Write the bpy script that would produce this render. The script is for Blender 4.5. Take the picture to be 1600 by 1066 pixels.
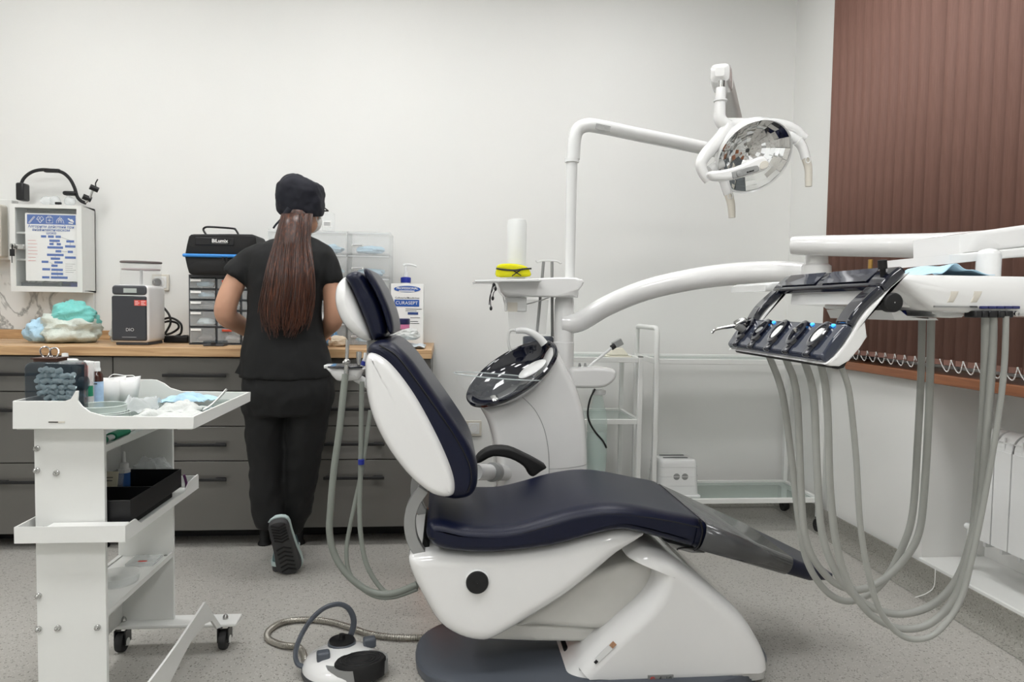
import bpy, bmesh, math, random
from mathutils import Vector as V, Matrix, noise
random.seed(7)
for o in list(bpy.data.objects): bpy.data.objects.remove(o)
S = bpy.context.scene
COL = S.collection

# ------------------------------------------------------------------ camera
H, F = 1.10, 1110.0
YAW, PIT, ROL = map(math.radians, (5.3, 2.81, 0.92))
fw = V((math.sin(YAW)*math.cos(PIT), math.cos(YAW)*math.cos(PIT), -math.sin(PIT)))
r0 = V((math.cos(YAW), -math.sin(YAW), 0)); u0 = r0.cross(fw)
cR = r0*math.cos(ROL) + u0*math.sin(ROL); cU = u0*math.cos(ROL) - r0*math.sin(ROL)
CP = V((0, 0, H))
cam = bpy.data.objects.new('camera', bpy.data.cameras.new('camera')); COL.objects.link(cam)
cam.matrix_world = Matrix(((cR.x, cU.x, -fw.x, CP.x), (cR.y, cU.y, -fw.y, CP.y), (cR.z, cU.z, -fw.z, CP.z), (0, 0, 0, 1)))
cam.data.sensor_fit = 'HORIZONTAL'; cam.data.sensor_width = 36; cam.data.lens = F/1600*36
cam.data.clip_start = .02
S.camera = cam
# ------------------------------------------------------------------ world, exposure
w = bpy.data.worlds.new('world'); S.world = w; w.use_nodes = True
w.node_tree.nodes['Background'].inputs[0].default_value = (.05, .06, .08, 1)
w.node_tree.nodes['Background'].inputs[1].default_value = .3
S.view_settings.view_transform = 'Standard'; S.view_settings.look = 'None'
S.view_settings.gamma = 1; S.view_settings.use_curve_mapping = False
S.view_settings.exposure = 0.0
LIGHT = 16.8            # emission of the ceiling light panels

# ------------------------------------------------------------------ picture point -> place
def ray(x, y): return fw + cR*((x-800)/F) - cU*((y-533)/F)
def P(x, y, Y): d = ray(x, y); return CP + d*(Y/d.y)
def PZ(x, y, Z): d = ray(x, y); return CP + d*((Z-H)/d.z)
def PX(x, y, X): d = ray(x, y); return CP + d*(X/d.x)
def zm(pts, ox, oy, s): return [(ox+a*s, oy+b*s) for a, b in pts]
def Ps(pts, Y): return [P(a, b, Y) for a, b in pts]

# ------------------------------------------------------------------ materials
def lin(c): return tuple(((v/255/12.92) if v/255 <= .04045 else ((v/255+.055)/1.055)**2.4) for v in c) + (1,)
MATS = {}
def mat(name, c, rough=.5, metal=0, noise_amt=.04, scale=30, bump=0, bscale=60, trans=0, ior=1.45, coat=0, alpha=1, emit=0, sss=0):
    if name in MATS: return MATS[name]
    m = bpy.data.materials.new(name); m.use_nodes = True; nt = m.node_tree; b = nt.nodes['Principled BSDF']
    base = lin(c)
    b.inputs['Roughness'].default_value = rough; b.inputs['Metallic'].default_value = metal
    b.inputs['Transmission Weight'].default_value = trans; b.inputs['IOR'].default_value = ior
    b.inputs['Coat Weight'].default_value = coat; b.inputs['Alpha'].default_value = alpha
    tc = nt.nodes.new('ShaderNodeTexCoord')
    n = nt.nodes.new('ShaderNodeTexNoise'); n.inputs['Scale'].default_value = scale; n.inputs['Detail'].default_value = 4
    nt.links.new(tc.outputs['Object'], n.inputs['Vector'])
    mx = nt.nodes.new('ShaderNodeMix'); mx.data_type = 'RGBA'
    mx.inputs[6].default_value = tuple(v*(1-noise_amt) for v in base[:3])+(1,)
    mx.inputs[7].default_value = tuple(min(1, v*(1+noise_amt)) for v in base[:3])+(1,)
    nt.links.new(n.outputs['Fac'], mx.inputs[0]); nt.links.new(mx.outputs[2], b.inputs['Base Color'])
    if bump:
        n2 = nt.nodes.new('ShaderNodeTexNoise'); n2.inputs['Scale'].default_value = bscale; n2.inputs['Detail'].default_value = 3
        nt.links.new(tc.outputs['Object'], n2.inputs['Vector'])
        bp = nt.nodes.new('ShaderNodeBump'); bp.inputs['Strength'].default_value = bump; bp.inputs['Distance'].default_value = .01
        nt.links.new(n2.outputs['Fac'], bp.inputs['Height']); nt.links.new(bp.outputs[0], b.inputs['Normal'])
    if emit:
        b.inputs['Emission Color'].default_value = base; b.inputs['Emission Strength'].default_value = emit
    if sss: b.inputs['Subsurface Weight'].default_value = sss; b.inputs['Subsurface Radius'].default_value = (.02, .008, .004)
    MATS[name] = m; return m
M_wall = mat('wall_paint', (226, 226, 223), .6, noise_amt=.012, scale=4, bump=.04, bscale=250)
M_ceil = mat('ceiling_paint', (228, 228, 226), .8)
M_white = mat('white_plastic', (226, 227, 226), .22, coat=.3, noise_amt=.01)
M_matt = mat('white_powder_coat', (224, 225, 222), .42, noise_amt=.015)
M_lwhite = mat('white_lacquer', (228, 228, 227), .12, coat=.6, noise_amt=.008)
M_offw = mat('offwhite_panel', (208, 203, 192), .35, noise_amt=.02)
M_navy = mat('navy_leather', (13, 18, 40), .32, noise_amt=.12, scale=14, bump=.1, bscale=420, ior=1.36)
M_navyp = mat('navy_gloss', (17, 20, 34), .06, coat=.8, noise_amt=.03)
M_slate = mat('slate_plastic', (82, 87, 95), .38, noise_amt=.04)
M_black = mat('black_plastic', (24, 24, 26), .35, noise_amt=.08)
M_blackm = mat('black_matt', (18, 18, 19), .6, noise_amt=.1)
M_grey = mat('grey_metal', (150, 151, 150), .38, metal=.35, noise_amt=.03)
M_steel = mat('polished_steel', (190, 190, 188), .18, metal=1, noise_amt=.04)
M_mirror = mat('mirror_facets', (235, 236, 236), .03, metal=1, noise_amt=.01)
M_hose = mat('grey_hose', (150, 151, 146), .42, noise_amt=.04, scale=60)
M_hosed = mat('green_grey_hose', (138, 143, 136), .42, noise_amt=.05, scale=60)
M_cab = mat('graphite_lacquer', (96, 94, 90), .16, noise_amt=.03, scale=6, coat=.35)
M_cabd = mat('dark_carcass', (42, 41, 40), .4)
M_glass = mat('clear_glass', (232, 240, 238), .03, alpha=.07, noise_amt=.005)
M_dish = mat('dish_glass', (196, 208, 202), .03, alpha=.42, noise_amt=.01)
M_film = mat('clear_film', (236, 240, 240), .12, alpha=.4, noise_amt=.01, bump=.4, bscale=30)
M_clear = mat('clear_plastic', (232, 236, 236), .12, alpha=.2, noise_amt=.02)
M_clear2 = mat('moulded_clear_plastic', (236, 239, 240), .15, alpha=.5, noise_amt=.02)
M_smoke = mat('smoke_plastic', (46, 60, 70), .08, alpha=.5, noise_amt=.04)
M_paper = mat('white_paper', (236, 236, 234), .7, noise_amt=.02)
M_blue = mat('printed_blue', (34, 86, 168), .45, noise_amt=.05)
M_dblue = mat('cap_blue', (38, 52, 150), .35)
M_red = mat('red_print', (205, 62, 52), .5)
M_orange = mat('orange_plastic', (222, 118, 32), .35)
M_teal = mat('teal_wrap', (122, 205, 198), .4, noise_amt=.18, scale=24, bump=.6, bscale=40)
M_mask = mat('pale_blue_tissue', (176, 210, 230), .7, noise_amt=.08, scale=20, bump=.3, bscale=60)
M_crumple = mat('crumpled_white', (206, 209, 206), .5, noise_amt=.05, bump=.7, bscale=45)
M_cotton = mat('cotton', (205, 224, 230), .8, noise_amt=.08)
M_skin = mat('skin', (196, 150, 124), .5, noise_amt=.05, sss=.08)
M_scrub = mat('black_scrub_cloth', (11, 12, 13), .78, noise_amt=.1, scale=9, bump=.12, bscale=600)
M_capc = mat('navy_cap_cloth', (13, 15, 28), .75, noise_amt=.1, bump=.12, bscale=500)
M_rubber = mat('black_rubber', (34, 34, 35), .6, noise_amt=.1)
M_dgrey = mat('dark_grey_plastic', (66, 68, 72), .4)
M_text = mat('dark_print', (50, 52, 56), .6)
M_gold = mat('brass', (176, 140, 80), .3, metal=1)

def custom(name, fn, rough=.4):
    m = bpy.data.materials.new(name); m.use_nodes = True; nt = m.node_tree; b = nt.nodes['Principled BSDF']
    b.inputs['Roughness'].default_value = rough
    tc = nt.nodes.new('ShaderNodeTexCoord')
    def node(t, **k):
        n = nt.nodes.new('ShaderNode'+t)
        for a, v in k.items():
            if a.startswith('_'): setattr(n, a[1:], v)
            else: n.inputs[a.replace('__', ' ')].default_value = v
        return n
    fn(nt, b, tc.outputs['Object'], node); return m
def ramp(nt, node, src, stops):
    r = node('ValToRGB'); e = r.color_ramp.elements
    while len(e) < len(stops): e.new(.5)
    for i, (p, c) in enumerate(stops): e[i].position = p; e[i].color = lin(c)
    nt.links.new(src, r.inputs[0]); return r.outputs[0]
def f_floor(nt, b, co, node):
    n0 = node('TexNoise', Scale=2.2, Detail=3.); nt.links.new(co, n0.inputs['Vector'])
    base = ramp(nt, node, n0.outputs[0], [(.3, (170, 167, 161)), (.7, (178, 176, 170))])
    out = base
    for sc, th, c in ((170, .10, (122, 118, 112)), (110, .08, (140, 136, 130)), (200, .12, (194, 192, 187))):
        vo = node('TexVoronoi', Scale=float(sc), Randomness=1.); nt.links.new(co, vo.inputs['Vector'])
        sep = node('SeparateColor'); nt.links.new(vo.outputs['Color'], sep.inputs[0])
        lt = node('Math', _operation='LESS_THAN'); nt.links.new(sep.outputs[0], lt.inputs[0]); lt.inputs[1].default_value = th*1.6
        ld = node('Math', _operation='LESS_THAN'); nt.links.new(vo.outputs['Distance'], ld.inputs[0]); ld.inputs[1].default_value = .42
        mu = node('Math', _operation='MULTIPLY'); nt.links.new(lt.outputs[0], mu.inputs[0]); nt.links.new(ld.outputs[0], mu.inputs[1])
        mx = node('Mix', _data_type='RGBA'); nt.links.new(mu.outputs[0], mx.inputs[0]); nt.links.new(out, mx.inputs[6]); mx.inputs[7].default_value = lin(c)
        out = mx.outputs[2]
    nt.links.new(out, b.inputs['Base Color'])
M_floor = custom('speckled_vinyl', f_floor, .42)
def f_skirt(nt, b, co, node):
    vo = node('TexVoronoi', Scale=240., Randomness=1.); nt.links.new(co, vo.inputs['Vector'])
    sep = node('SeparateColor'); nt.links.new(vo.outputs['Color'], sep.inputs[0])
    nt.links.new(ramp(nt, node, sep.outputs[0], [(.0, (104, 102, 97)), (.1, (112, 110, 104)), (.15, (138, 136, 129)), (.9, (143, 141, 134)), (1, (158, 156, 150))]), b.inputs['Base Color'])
M_skirt = custom('shaded_speckled_skirting', f_skirt, .42)  # speckled vinyl toned darker: shade on the upright faces is in the colour
def f_wood(nt, b, co, node):
    mp = node('Mapping'); mp.inputs['Scale'].default_value = (1.2, 16, 16); nt.links.new(co, mp.inputs[0])
    n = node('TexNoise', Scale=2.6, Detail=6., Distortion=.7); nt.links.new(mp.outputs[0], n.inputs['Vector'])
    nt.links.new(ramp(nt, node, n.outputs[0], [(.25, (150, 112, 76)), (.5, (193, 157, 115)), (.75, (212, 180, 140))]), b.inputs['Base Color'])
M_wood = custom('oak_worktop', f_wood, .45)
def f_sill(nt, b, co, node):
    mp = node('Mapping'); mp.inputs['Scale'].default_value = (22, 1.4, 22); nt.links.new(co, mp.inputs[0])
    n = node('TexNoise', Scale=2.2, Detail=6., Distortion=.5); nt.links.new(mp.outputs[0], n.inputs['Vector'])
    nt.links.new(ramp(nt, node, n.outputs[0], [(.3, (116, 70, 44)), (.7, (150, 96, 62))]), b.inputs['Base Color'])
M_sill = custom('brown_sill_wood', f_sill, .35)
def f_marble(nt, b, co, node):
    n = node('TexNoise', Scale=3.2, Detail=7., Distortion=1.6); nt.links.new(co, n.inputs['Vector'])
    nt.links.new(ramp(nt, node, n.outputs[0], [(0, (226, 227, 225)), (.46, (224, 225, 223)), (.5, (150, 152, 150)), (.53, (222, 223, 221))]), b.inputs['Base Color'])
M_marble = custom('veined_marble', f_marble, .2)
def f_blind(nt, b, co, node):
    mp = node('Mapping'); mp.inputs['Scale'].default_value = (160, 160, 6); nt.links.new(co, mp.inputs[0])
    n = node('TexNoise', Scale=2., Detail=2.); nt.links.new(mp.outputs[0], n.inputs['Vector'])
    nt.links.new(ramp(nt, node, n.outputs[0], [(.3, (117, 84, 73)), (.7, (125, 91, 80))]), b.inputs['Base Color'])
M_blind = custom('brown_blind_fabric', f_blind, .75)
def f_hair(nt, b, co, node):
    mp = node('Mapping'); mp.inputs['Scale'].default_value = (90, 90, 5); nt.links.new(co, mp.inputs[0])
    n = node('TexNoise', Scale=2., Detail=3.); nt.links.new(mp.outputs[0], n.inputs['Vector'])
    nt.links.new(ramp(nt, node, n.outputs[0], [(.3, (36, 19, 12)), (.55, (66, 35, 22)), (.8, (118, 68, 42))]), b.inputs['Base Color'])
M_hair = custom('brown_hair', f_hair, .38)
def f_ridge(nt, b, co, node):
    nt.links.new(ramp(nt, node, node('Value').outputs[0], [(0, (160, 158, 150)), (1, (160, 158, 150))]), b.inputs['Base Color'])
    b.inputs['Metallic'].default_value = .8

# ------------------------------------------------------------------ mesh building
def cr(pts, n=8, closed=True):
    pts = [V(p) for p in pts]; m = len(pts); out = []
    if m < 3: return pts
    rng = range(m if closed else m-1)
    for i in rng:
        if closed: a, b, c, d = pts[i-1], pts[i], pts[(i+1) % m], pts[(i+2) % m]
        else: a, b, c, d = pts[max(i-1, 0)], pts[i], pts[i+1], pts[min(i+2, m-1)]
        for k in range(n):
            t = k/n
            out.append(.5*((2*b)+(c-a)*t+(2*a-5*b+4*c-d)*t*t+(3*b-a-3*c+d)*t**3))
    if not closed: out.append(pts[-1])
    return out
def inset(pts, r):
    """points moved inwards by r; where the outline is too tight they slide to their neighbours"""
    n = len(pts); out = []; ok = []
    def dist(q):
        best = 9
        for i in range(n):
            a, b = pts[i], pts[(i+1) % n]; ab = b-a; L = ab.length_squared
            t = 0 if L < 1e-12 else max(0, min(1, (q-a).dot(ab)/L)); best = min(best, (q-a-ab*t).length)
        return best
    for i in range(n):
        t = (pts[(i+1) % n]-pts[i-1]).normalized(); q = pts[i]+V((-t.z, 0, t.x))*r
        out.append(q); ok.append(dist(q) > r*.93)
    if not any(ok): return out
    good = [i for i in range(n) if ok[i]]
    for i in range(n):
        if not ok[i]:
            b = next(k for k in range(1, n) if ok[(i-k) % n]); a = next(k for k in range(1, n) if ok[(i+k) % n])
            out[i] = out[(i-b) % n].lerp(out[(i+a) % n], b/(a+b))
    return out
ROOT = {}
class MB:
    def __init__(s): s.v = []; s.f = []
    def add(s, vs, fs):
        o = len(s.v); s.v += [V(v) for v in vs]; s.f += [tuple(i+o for i in f) for f in fs]; return s
    def box(s, c, d, R=None):
        c = V(c); vs = []
        for x in (-.5, .5):
            for y in (-.5, .5):
                for z in (-.5, .5):
                    p = V((x*d[0], y*d[1], z*d[2])); vs.append(c+(R @ p if R else p))
        return s.add(vs, [(0, 1, 3, 2), (4, 6, 7, 5), (0, 4, 5, 1), (2, 3, 7, 6), (0, 2, 6, 4), (1, 5, 7, 3)])
    def bb(s, x0, x1, y0, y1, z0, z1): return s.box(((x0+x1)/2, (y0+y1)/2, (z0+z1)/2), (abs(x1-x0), abs(y1-y0), abs(z1-z0)))
    def tube(s, pts, r, n=12, cap=True, flat=1.0, up=None):
        pts = [V(p) for p in pts]; m = len(pts); rs = r if isinstance(r, (list, tuple)) else [r]*m
        if len(rs) != m: rs = [rs[0]+(rs[-1]-rs[0])*i/(m-1) for i in range(m)]
        nrm = None; vs = []
        for i in range(m):
            t = (pts[min(i+1, m-1)]-pts[max(i-1, 0)]).normalized()
            if nrm is None:
                a = V(up) if up else (V((0, 0, 1)) if abs(t.z) < .9 else V((0, 1, 0)))
                nrm = (a-t*a.dot(t)).normalized()
            else: nrm = (nrm-t*nrm.dot(t)).normalized()
            bn = t.cross(nrm)
            for k in range(n):
                a = 2*math.pi*k/n; vs.append(pts[i]+nrm*(rs[i]*flat*math.cos(a))+bn*(rs[i]*math.sin(a)))
        fs = [(i*n+k, i*n+(k+1) % n, (i+1)*n+(k+1) % n, (i+1)*n+k) for i in range(m-1) for k in range(n)]
        if cap: fs += [tuple(range(n))[::-1], tuple((m-1)*n+k for k in range(n))]
        return s.add(vs, fs)
    def cyl(s, a, b, r, r2=None, n=20): return s.tube([a, b], [r, r if r2 is None else r2], n)
    def lathe(s, prof, o=(0, 0, 0), R=None, n=32, cap=False, sx=1, sy=1):
        o = V(o); vs = []
        for (r, z) in prof:
            for k in range(n):
                a = 2*math.pi*k/n; p = V((r*math.cos(a)*sx, r*math.sin(a)*sy, z)); vs.append(o+(R @ p if R else p))
        m = len(prof)
        fs = [(i*n+k, i*n+(k+1) % n, (i+1)*n+(k+1) % n, (i+1)*n+k) for i in range(m-1) for k in range(n)]
        if cap: fs += [tuple(range(n))[::-1], tuple((m-1)*n+k for k in range(n))]
        return s.add(vs, fs)
    def loft(s, rings, cap=True):
        n = len(rings[0]); m = len(rings)
        vs = [p for r in rings for p in r]
        fs = [(i*n+k, i*n+(k+1) % n, (i+1)*n+(k+1) % n, (i+1)*n+k) for i in range(m-1) for k in range(n)]
        if cap: fs += [tuple(range(n))[::-1], tuple((m-1)*n+k for k in range(n))]
        return s.add(vs, fs)
    def prism(s, poly, vec):
        poly = [V(p) for p in poly]; vec = V(vec)
        return s.loft([poly, [p+vec for p in poly]])
    def pillow(s, pts, y0, y1, r, seg=5, ry=None, fan=False):
        """outline in an XZ plane, given depth y0..y1, edges rounded by r"""
        pts = [V((p[0], 0, p[2])) for p in pts]; n = len(pts)
        area = sum(pts[i].x*pts[(i+1) % n].z-pts[(i+1) % n].x*pts[i].z for i in range(n))
        if area < 0: pts.reverse()
        ry = ry or r; tgt = inset(pts, r)
        ring = [(y0+ry*(1-math.sin(a)), 1-math.cos(a)) for a in [math.pi/2*k/seg for k in range(seg, -1, -1)]]
        allr = ring+[(y0+y1-y, i) for y, i in reversed(ring)]
        rings = [[V((p.x, y, p.z)).lerp(V((tgt[j].x, y, tgt[j].z)), ins) for j, p in enumerate(pts)] for y, ins in allr]
        def flat(rg):                                   # a narrow flat border so that the face stays flat-shaded
            c = sum(rg, V((0, 0, 0)))/len(rg); return [p.lerp(c, .04) for p in rg]
        if fan:
            def toward(rg, f): c = sum(rg, V((0, 0, 0)))/len(rg); return [p.lerp(c, f) for p in rg]
            return s.loft([toward(rings[0], f) for f in (.995, .6, .25, .06)]+rings+[toward(rings[-1], f) for f in (.06, .25, .6, .995)])
        return s.loft([flat(rings[0])]+rings+[flat(rings[-1])])
    def ball(s, c, r, n=16, m=10, R=None):
        c = V(c); r = (r, r, r) if not hasattr(r, '__len__') else r
        prof = [(math.sin(math.pi*i/m), -math.cos(math.pi*i/m)) for i in range(m+1)]
        vs = []
        for q, z in prof:
            q = max(q, 1e-4)
            for k in range(n):
                a = 2*math.pi*k/n; p = V((q*math.cos(a)*r[0], q*math.sin(a)*r[1], z*r[2])); vs.append(c+(R @ p if R else p))
        fs = [(i*n+k, i*n+(k+1) % n, (i+1)*n+(k+1) % n, (i+1)*n+k) for i in range(m) for k in range(n)]
        return s.add(vs, fs)
    def patch(s, fn, nu, nv):
        vs = [fn(i/nu, j/nv) for i in range(nu+1) for j in range(nv+1)]
        return s.add(vs, [(i*(nv+1)+j, (i+1)*(nv+1)+j, (i+1)*(nv+1)+j+1, i*(nv+1)+j+1) for i in range(nu) for j in range(nv)])
    def jitter(s, amp, sc, seed=0):
        s.v = [v+noise.noise_vector(v*sc+V((seed, 0, 0)))*amp for v in s.v]; return s
    def build(s, name, m, parent=None, bevel=0, sub=0, angle=35, solid=0, seg=2, kind=None, label=None, cat=None, group=None, flat=False):
        vs = s.v
        if parent is not None: off = ROOT[parent.name]
        else:
            lo = [min(v[i] for v in vs) for i in range(3)]; hi = [max(v[i] for v in vs) for i in range(3)]
            off = V(((lo[0]+hi[0])/2, (lo[1]+hi[1])/2, lo[2]))
        me = bpy.data.meshes.new(name); me.from_pydata([v-off for v in vs], [], s.f); me.validate()
        bm = bmesh.new(); bm.from_mesh(me); bmesh.ops.remove_doubles(bm, verts=bm.verts, dist=1e-6); bmesh.ops.recalc_face_normals(bm, faces=bm.faces); bm.to_mesh(me); bm.free()
        if not flat:
            me.polygons.foreach_set('use_smooth', [True]*len(me.polygons)); me.set_sharp_from_angle(angle=math.radians(angle))
        o = bpy.data.objects.new(name, me); COL.objects.link(o); me.materials.append(m)
        if solid: md = o.modifiers.new('solid', 'SOLIDIFY'); md.thickness = solid; md.offset = 0
        if bevel: md = o.modifiers.new('bevel', 'BEVEL'); md.width = bevel; md.segments = seg; md.limit_method = 'ANGLE'; md.angle_limit = math.radians(40)
        if sub: md = o.modifiers.new('sub', 'SUBSURF'); md.levels = sub; md.render_levels = sub
        if parent is not None: o.parent = parent
        else: o.location = off
        ROOT[o.name] = off
        if kind: o['kind'] = kind
        if label: o['label'] = label
        if cat: o['category'] = cat
        if group: o['group'] = group
        return o
def thing(name, label, cat, loc, group=None):
    o = bpy.data.objects.new(name, None); COL.objects.link(o); o.location = V(loc); o.empty_display_size = .05
    ROOT[o.name] = V(loc); o['label'] = label; o['category'] = cat
    if group: o['group'] = group
    return o
def struct(name, label=None, loc=(0, 0, 0)):
    o = bpy.data.objects.new(name, None); COL.objects.link(o); o.location = V(loc); o.empty_display_size = .05
    ROOT[o.name] = V(loc); o['kind'] = 'structure'
    if label: o['label'] = label
    return o
def copy_tree(o, parent=None, shift=V((0, 0, 0)), label=None):
    c = o.copy(); COL.objects.link(c)
    if parent is None: c.location = o.location+shift; ROOT[c.name] = V(c.location)
    else: c.parent = parent; ROOT[c.name] = ROOT[parent.name]
    if label: c['label'] = label
    for ch in o.children: copy_tree(ch, c)
    return c
def text(name, s, o, m, parent, width=None, size=.02, right=(1, 0, 0), up=(0, 0, 1), align='CENTER', depth=.0004, bold=0):
    cu = bpy.data.curves.new(name, 'FONT'); cu.body = s; cu.size = 1; cu.align_x = align; cu.align_y = 'CENTER'; cu.offset = bold; cu.resolution_u = 3
    ob = bpy.data.objects.new(name, cu); COL.objects.link(ob)
    dg = bpy.context.evaluated_depsgraph_get(); me0 = ob.evaluated_get(dg).to_mesh()
    vs = [v.co.copy() for v in me0.vertices]; fs = [tuple(p.vertices) for p in me0.polygons]
    ob.evaluated_get(dg).to_mesh_clear(); bpy.data.objects.remove(ob); bpy.data.curves.remove(cu)
    if not vs: return None
    if width: size = width/max(1e-6, max(v.x for v in vs)-min(v.x for v in vs))
    r, u, o = V(right).normalized(), V(up).normalized(), V(o)
    nn = r.cross(u)
    mb = MB(); mb.add([o+r*v.x*size+u*v.y*size+nn*depth for v in vs], fs)
    return mb.build(name, m, parent, flat=True)
def ell(cx, cy, z, rx, ry, n=28, e=2.0):
    out = []
    for k in range(n):
        a = 2*math.pi*k/n; c, s_ = math.cos(a), math.sin(a)
        out.append(V((cx+rx*math.copysign(abs(c)**(2/e), c), cy+ry*math.copysign(abs(s_)**(2/e), s_), z)))
    return out
def pz(y, x, Y): return P(x, y, Y).z
# ================================================================== SETTING
BY, RX, LX, FY, CZ = 3.83, 1.90, -2.9, -2.4, 3.0
MB().bb(LX-.1, RX+.4, FY-.1, BY+.1, -.1, 0).build('floor', M_floor, kind='structure')
MB().bb(LX-.1, RX+.4, FY-.1, BY+.1, CZ, CZ+.1).build('ceiling', M_ceil, kind='structure')
MB().bb(LX-.1, RX+.4, BY, BY+.1, 0, CZ).build('wall_back', M_wall, kind='structure')
MB().bb(LX-.1, LX, FY, BY, 0, CZ).build('wall_left', M_wall, kind='structure')
MB().bb(LX-.1, RX+.4, FY-.1, FY, 0, CZ).build('wall_front', M_wall, kind='structure')
WY1, WY0, NY = 3.345, .35, 2.63
b = MB()
b.bb(RX, RX+.3, WY1, BY, 0, CZ); b.bb(RX, RX+.3, NY, WY1, 0, .83); b.bb(RX, RX+.3, FY, WY0, 0, CZ)
b.bb(RX, RX+.3, WY0, WY1, 2.86, CZ); b.bb(RX+.27, RX+.3, WY0, NY, .118, .83)
b.build('wall_right', M_wall, kind='structure')
MB().bb(RX-.012, RX+.27, WY0, NY, .0, .125).build('trim_1', M_matt, kind='structure', bevel=.004)
MB().bb(RX-.045, RX+.3, WY0, WY1, .83, .868).build('trim_2', M_sill, kind='structure', bevel=.004, label='brown wooden window sill')
MB().bb(RX-.03, RX-.005, WY1-.002, WY1+.012, .868, CZ).build('trim_3', M_paper, kind='structure')
def cove(a, bb_, nx, ny):
    pr = [(0, .112), (.006, .112), (.008, .05), (.016, .025), (.034, .008), (.06, .0015), (0, .0015)]
    rings = []
    for q in (a, bb_): rings.append([V((q[0]+nx*d, q[1]+ny*d, z)) for d, z in pr])
    return MB().loft(rings)
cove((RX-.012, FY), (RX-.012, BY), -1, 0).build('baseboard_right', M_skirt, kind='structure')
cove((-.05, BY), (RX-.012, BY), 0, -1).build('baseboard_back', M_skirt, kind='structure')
wn = struct('window_1', loc=(RX+.2, (WY0+WY1)/2, .868))
fr = MB()
for y in (WY0+.03, (WY0+WY1)/2, WY1-.03): fr.bb(RX+.17, RX+.23, y-.03, y+.03, .868, 2.66)
fr.bb(RX+.17, RX+.23, WY0, WY1, .868, .93); fr.bb(RX+.17, RX+.23, WY0, WY1, 2.6, 2.66)
fr.build('window_frame', M_white, wn, bevel=.004)
for a_, b_ in ((WY0+.06, 1.82), (1.88, WY1-.06)): MB().bb(RX+.195, RX+.205, a_, b_, .93, 2.6).build('pane', M_glass, wn)
# ceiling light panels
M_lamp = mat('lit_diffuser', (252, 252, 252), .6, emit=LIGHT, noise_amt=0)
k = 0
LN = [('far', 2.65), ('middle', .9), ('near', -.9)]
for nm, y in LN:
    for sd, x in (('left', -1.9), ('central', -.45), ('right', .95)):
        t = thing('ceiling_light', 'square white ceiling light panel, %s row, %s column' % (nm, sd), 'ceiling light', (x, y, CZ-.03), 'ceiling light panels')
        MB().bb(x-.3, x+.3, y-.3, y+.3, CZ-.03, CZ-.003).build('frame', M_matt, t)
        MB().bb(x-.28, x+.28, y-.28, y+.28, CZ-.036, CZ-.03).build('diffuser', M_lamp, t)
# ------------------------------------------------------------------ vertical blinds
def slat_mb(yc, ang, wd):
    m = MB(); c, s_ = math.cos(ang), math.sin(ang)
    def fn(u, v):
        d = (u-.5)*wd; bow = .004*(1-(2*u-1)**2)
        return V((RX-.028-bow*c+d*s_, yc+d*c-bow*s_, .905+v*(2.86-.905)))
    return m.patch(fn, 4, 1)
def blind(label, y_list, ang, wd):
    yc = sum(y_list)/len(y_list)
    t = thing('vertical_blind', label, 'window blind', (RX-.028, yc, .88), 'vertical blinds')
    MB().bb(RX-.05, RX-.008, min(y_list)-.028, max(y_list)+.028, 2.86, 2.91).build('head_rail', M_white, t, bevel=.003)
    first = None; c, s_ = math.cos(ang), math.sin(ang)
    for i, y in enumerate(y_list):
        if first is None:
            first = slat_mb(y, ang, wd).build('slat', M_blind, t, solid=.0012, angle=60); wf = MB().box((RX-.03, y, .916), (.004, wd*.86, .02), Matrix.Rotation(-ang, 3, 'Z')).build('weight', M_blind, first)
        else:
            o = first.copy(); COL.objects.link(o); o.parent = t; o.location = (0, y-y_list[0], 0)
            o.rotation_euler = (0, 0, 0); ROOT[o.name] = ROOT[first.name]
            q = wf.copy(); COL.objects.link(q); q.parent = o
    for i in range(len(y_list)-1):
        y0, y1 = y_list[i], y_list[i+1]
        pts = []
        for k in range(13):
            u = k/12; pts.append(V((RX-.042+.008*math.sin(u*3.14), y0+(y1-y0)*u*.96, .925-.043*math.sin(math.pi*u)**.9)))
        m = MB()
        m.tube(pts, .0016, 6)
        for p in pts: m.ball(p, .0026, 6, 4)
        m.build('bead_chain', M_paper, t)
blind('brown vertical slat blind beside the room corner', [3.305-.0645*i for i in range(12)], math.radians(-40), .089)
blind('brown vertical slat blind at the right edge of the picture', [2.518-.0615*i for i in range(9)], math.radians(-32), .082)
# ------------------------------------------------------------------ radiator in the niche
rt = thing('radiator', 'white sectional radiator in the niche under the window sill', 'radiator', (RX+.1, 2.2, .125))
sx0, sx1 = RX+.055, RX+.14
def section(y):
    m = MB()
    m.bb(sx0, sx0+.012, y-.036, y+.036, .27, .615)                       # front fin
    m.bb(sx1-.012, sx1, y-.036, y+.036, .27, .66)
    m.bb(sx0+.01, sx1-.01, y-.006, y+.006, .25, .64)
    m.cyl((sx0+.045, y-.039, .285), (sx0+.045, y+.039, .285), .018, n=12); m.cyl((sx0+.045, y-.039, .625), (sx0+.045, y+.039, .625), .018, n=12)
    pts = cr([(sx0+.002, y, .612), (sx0+.01, y, .65), (sx0+.035, y, .675), (sx0+.07, y, .68), (sx1, y, .66)], 4, False)
    rings = []
    for p in pts: rings.append([p+V((0, -.034, 0)), p+V((0, .034, 0)), p+V((.004, .034, -.006)), p+V((.004, -.034, -.006))])
    m.loft(rings)
    for zz in (.625, .645): m.bb(sx0+.004, sx0+.010, y-.036, y+.036, zz, zz+.004)
    m.bb(sx0+.003, sx0+.009, y-.003, y+.003, .612, .665)
    return m
s0 = None
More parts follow.
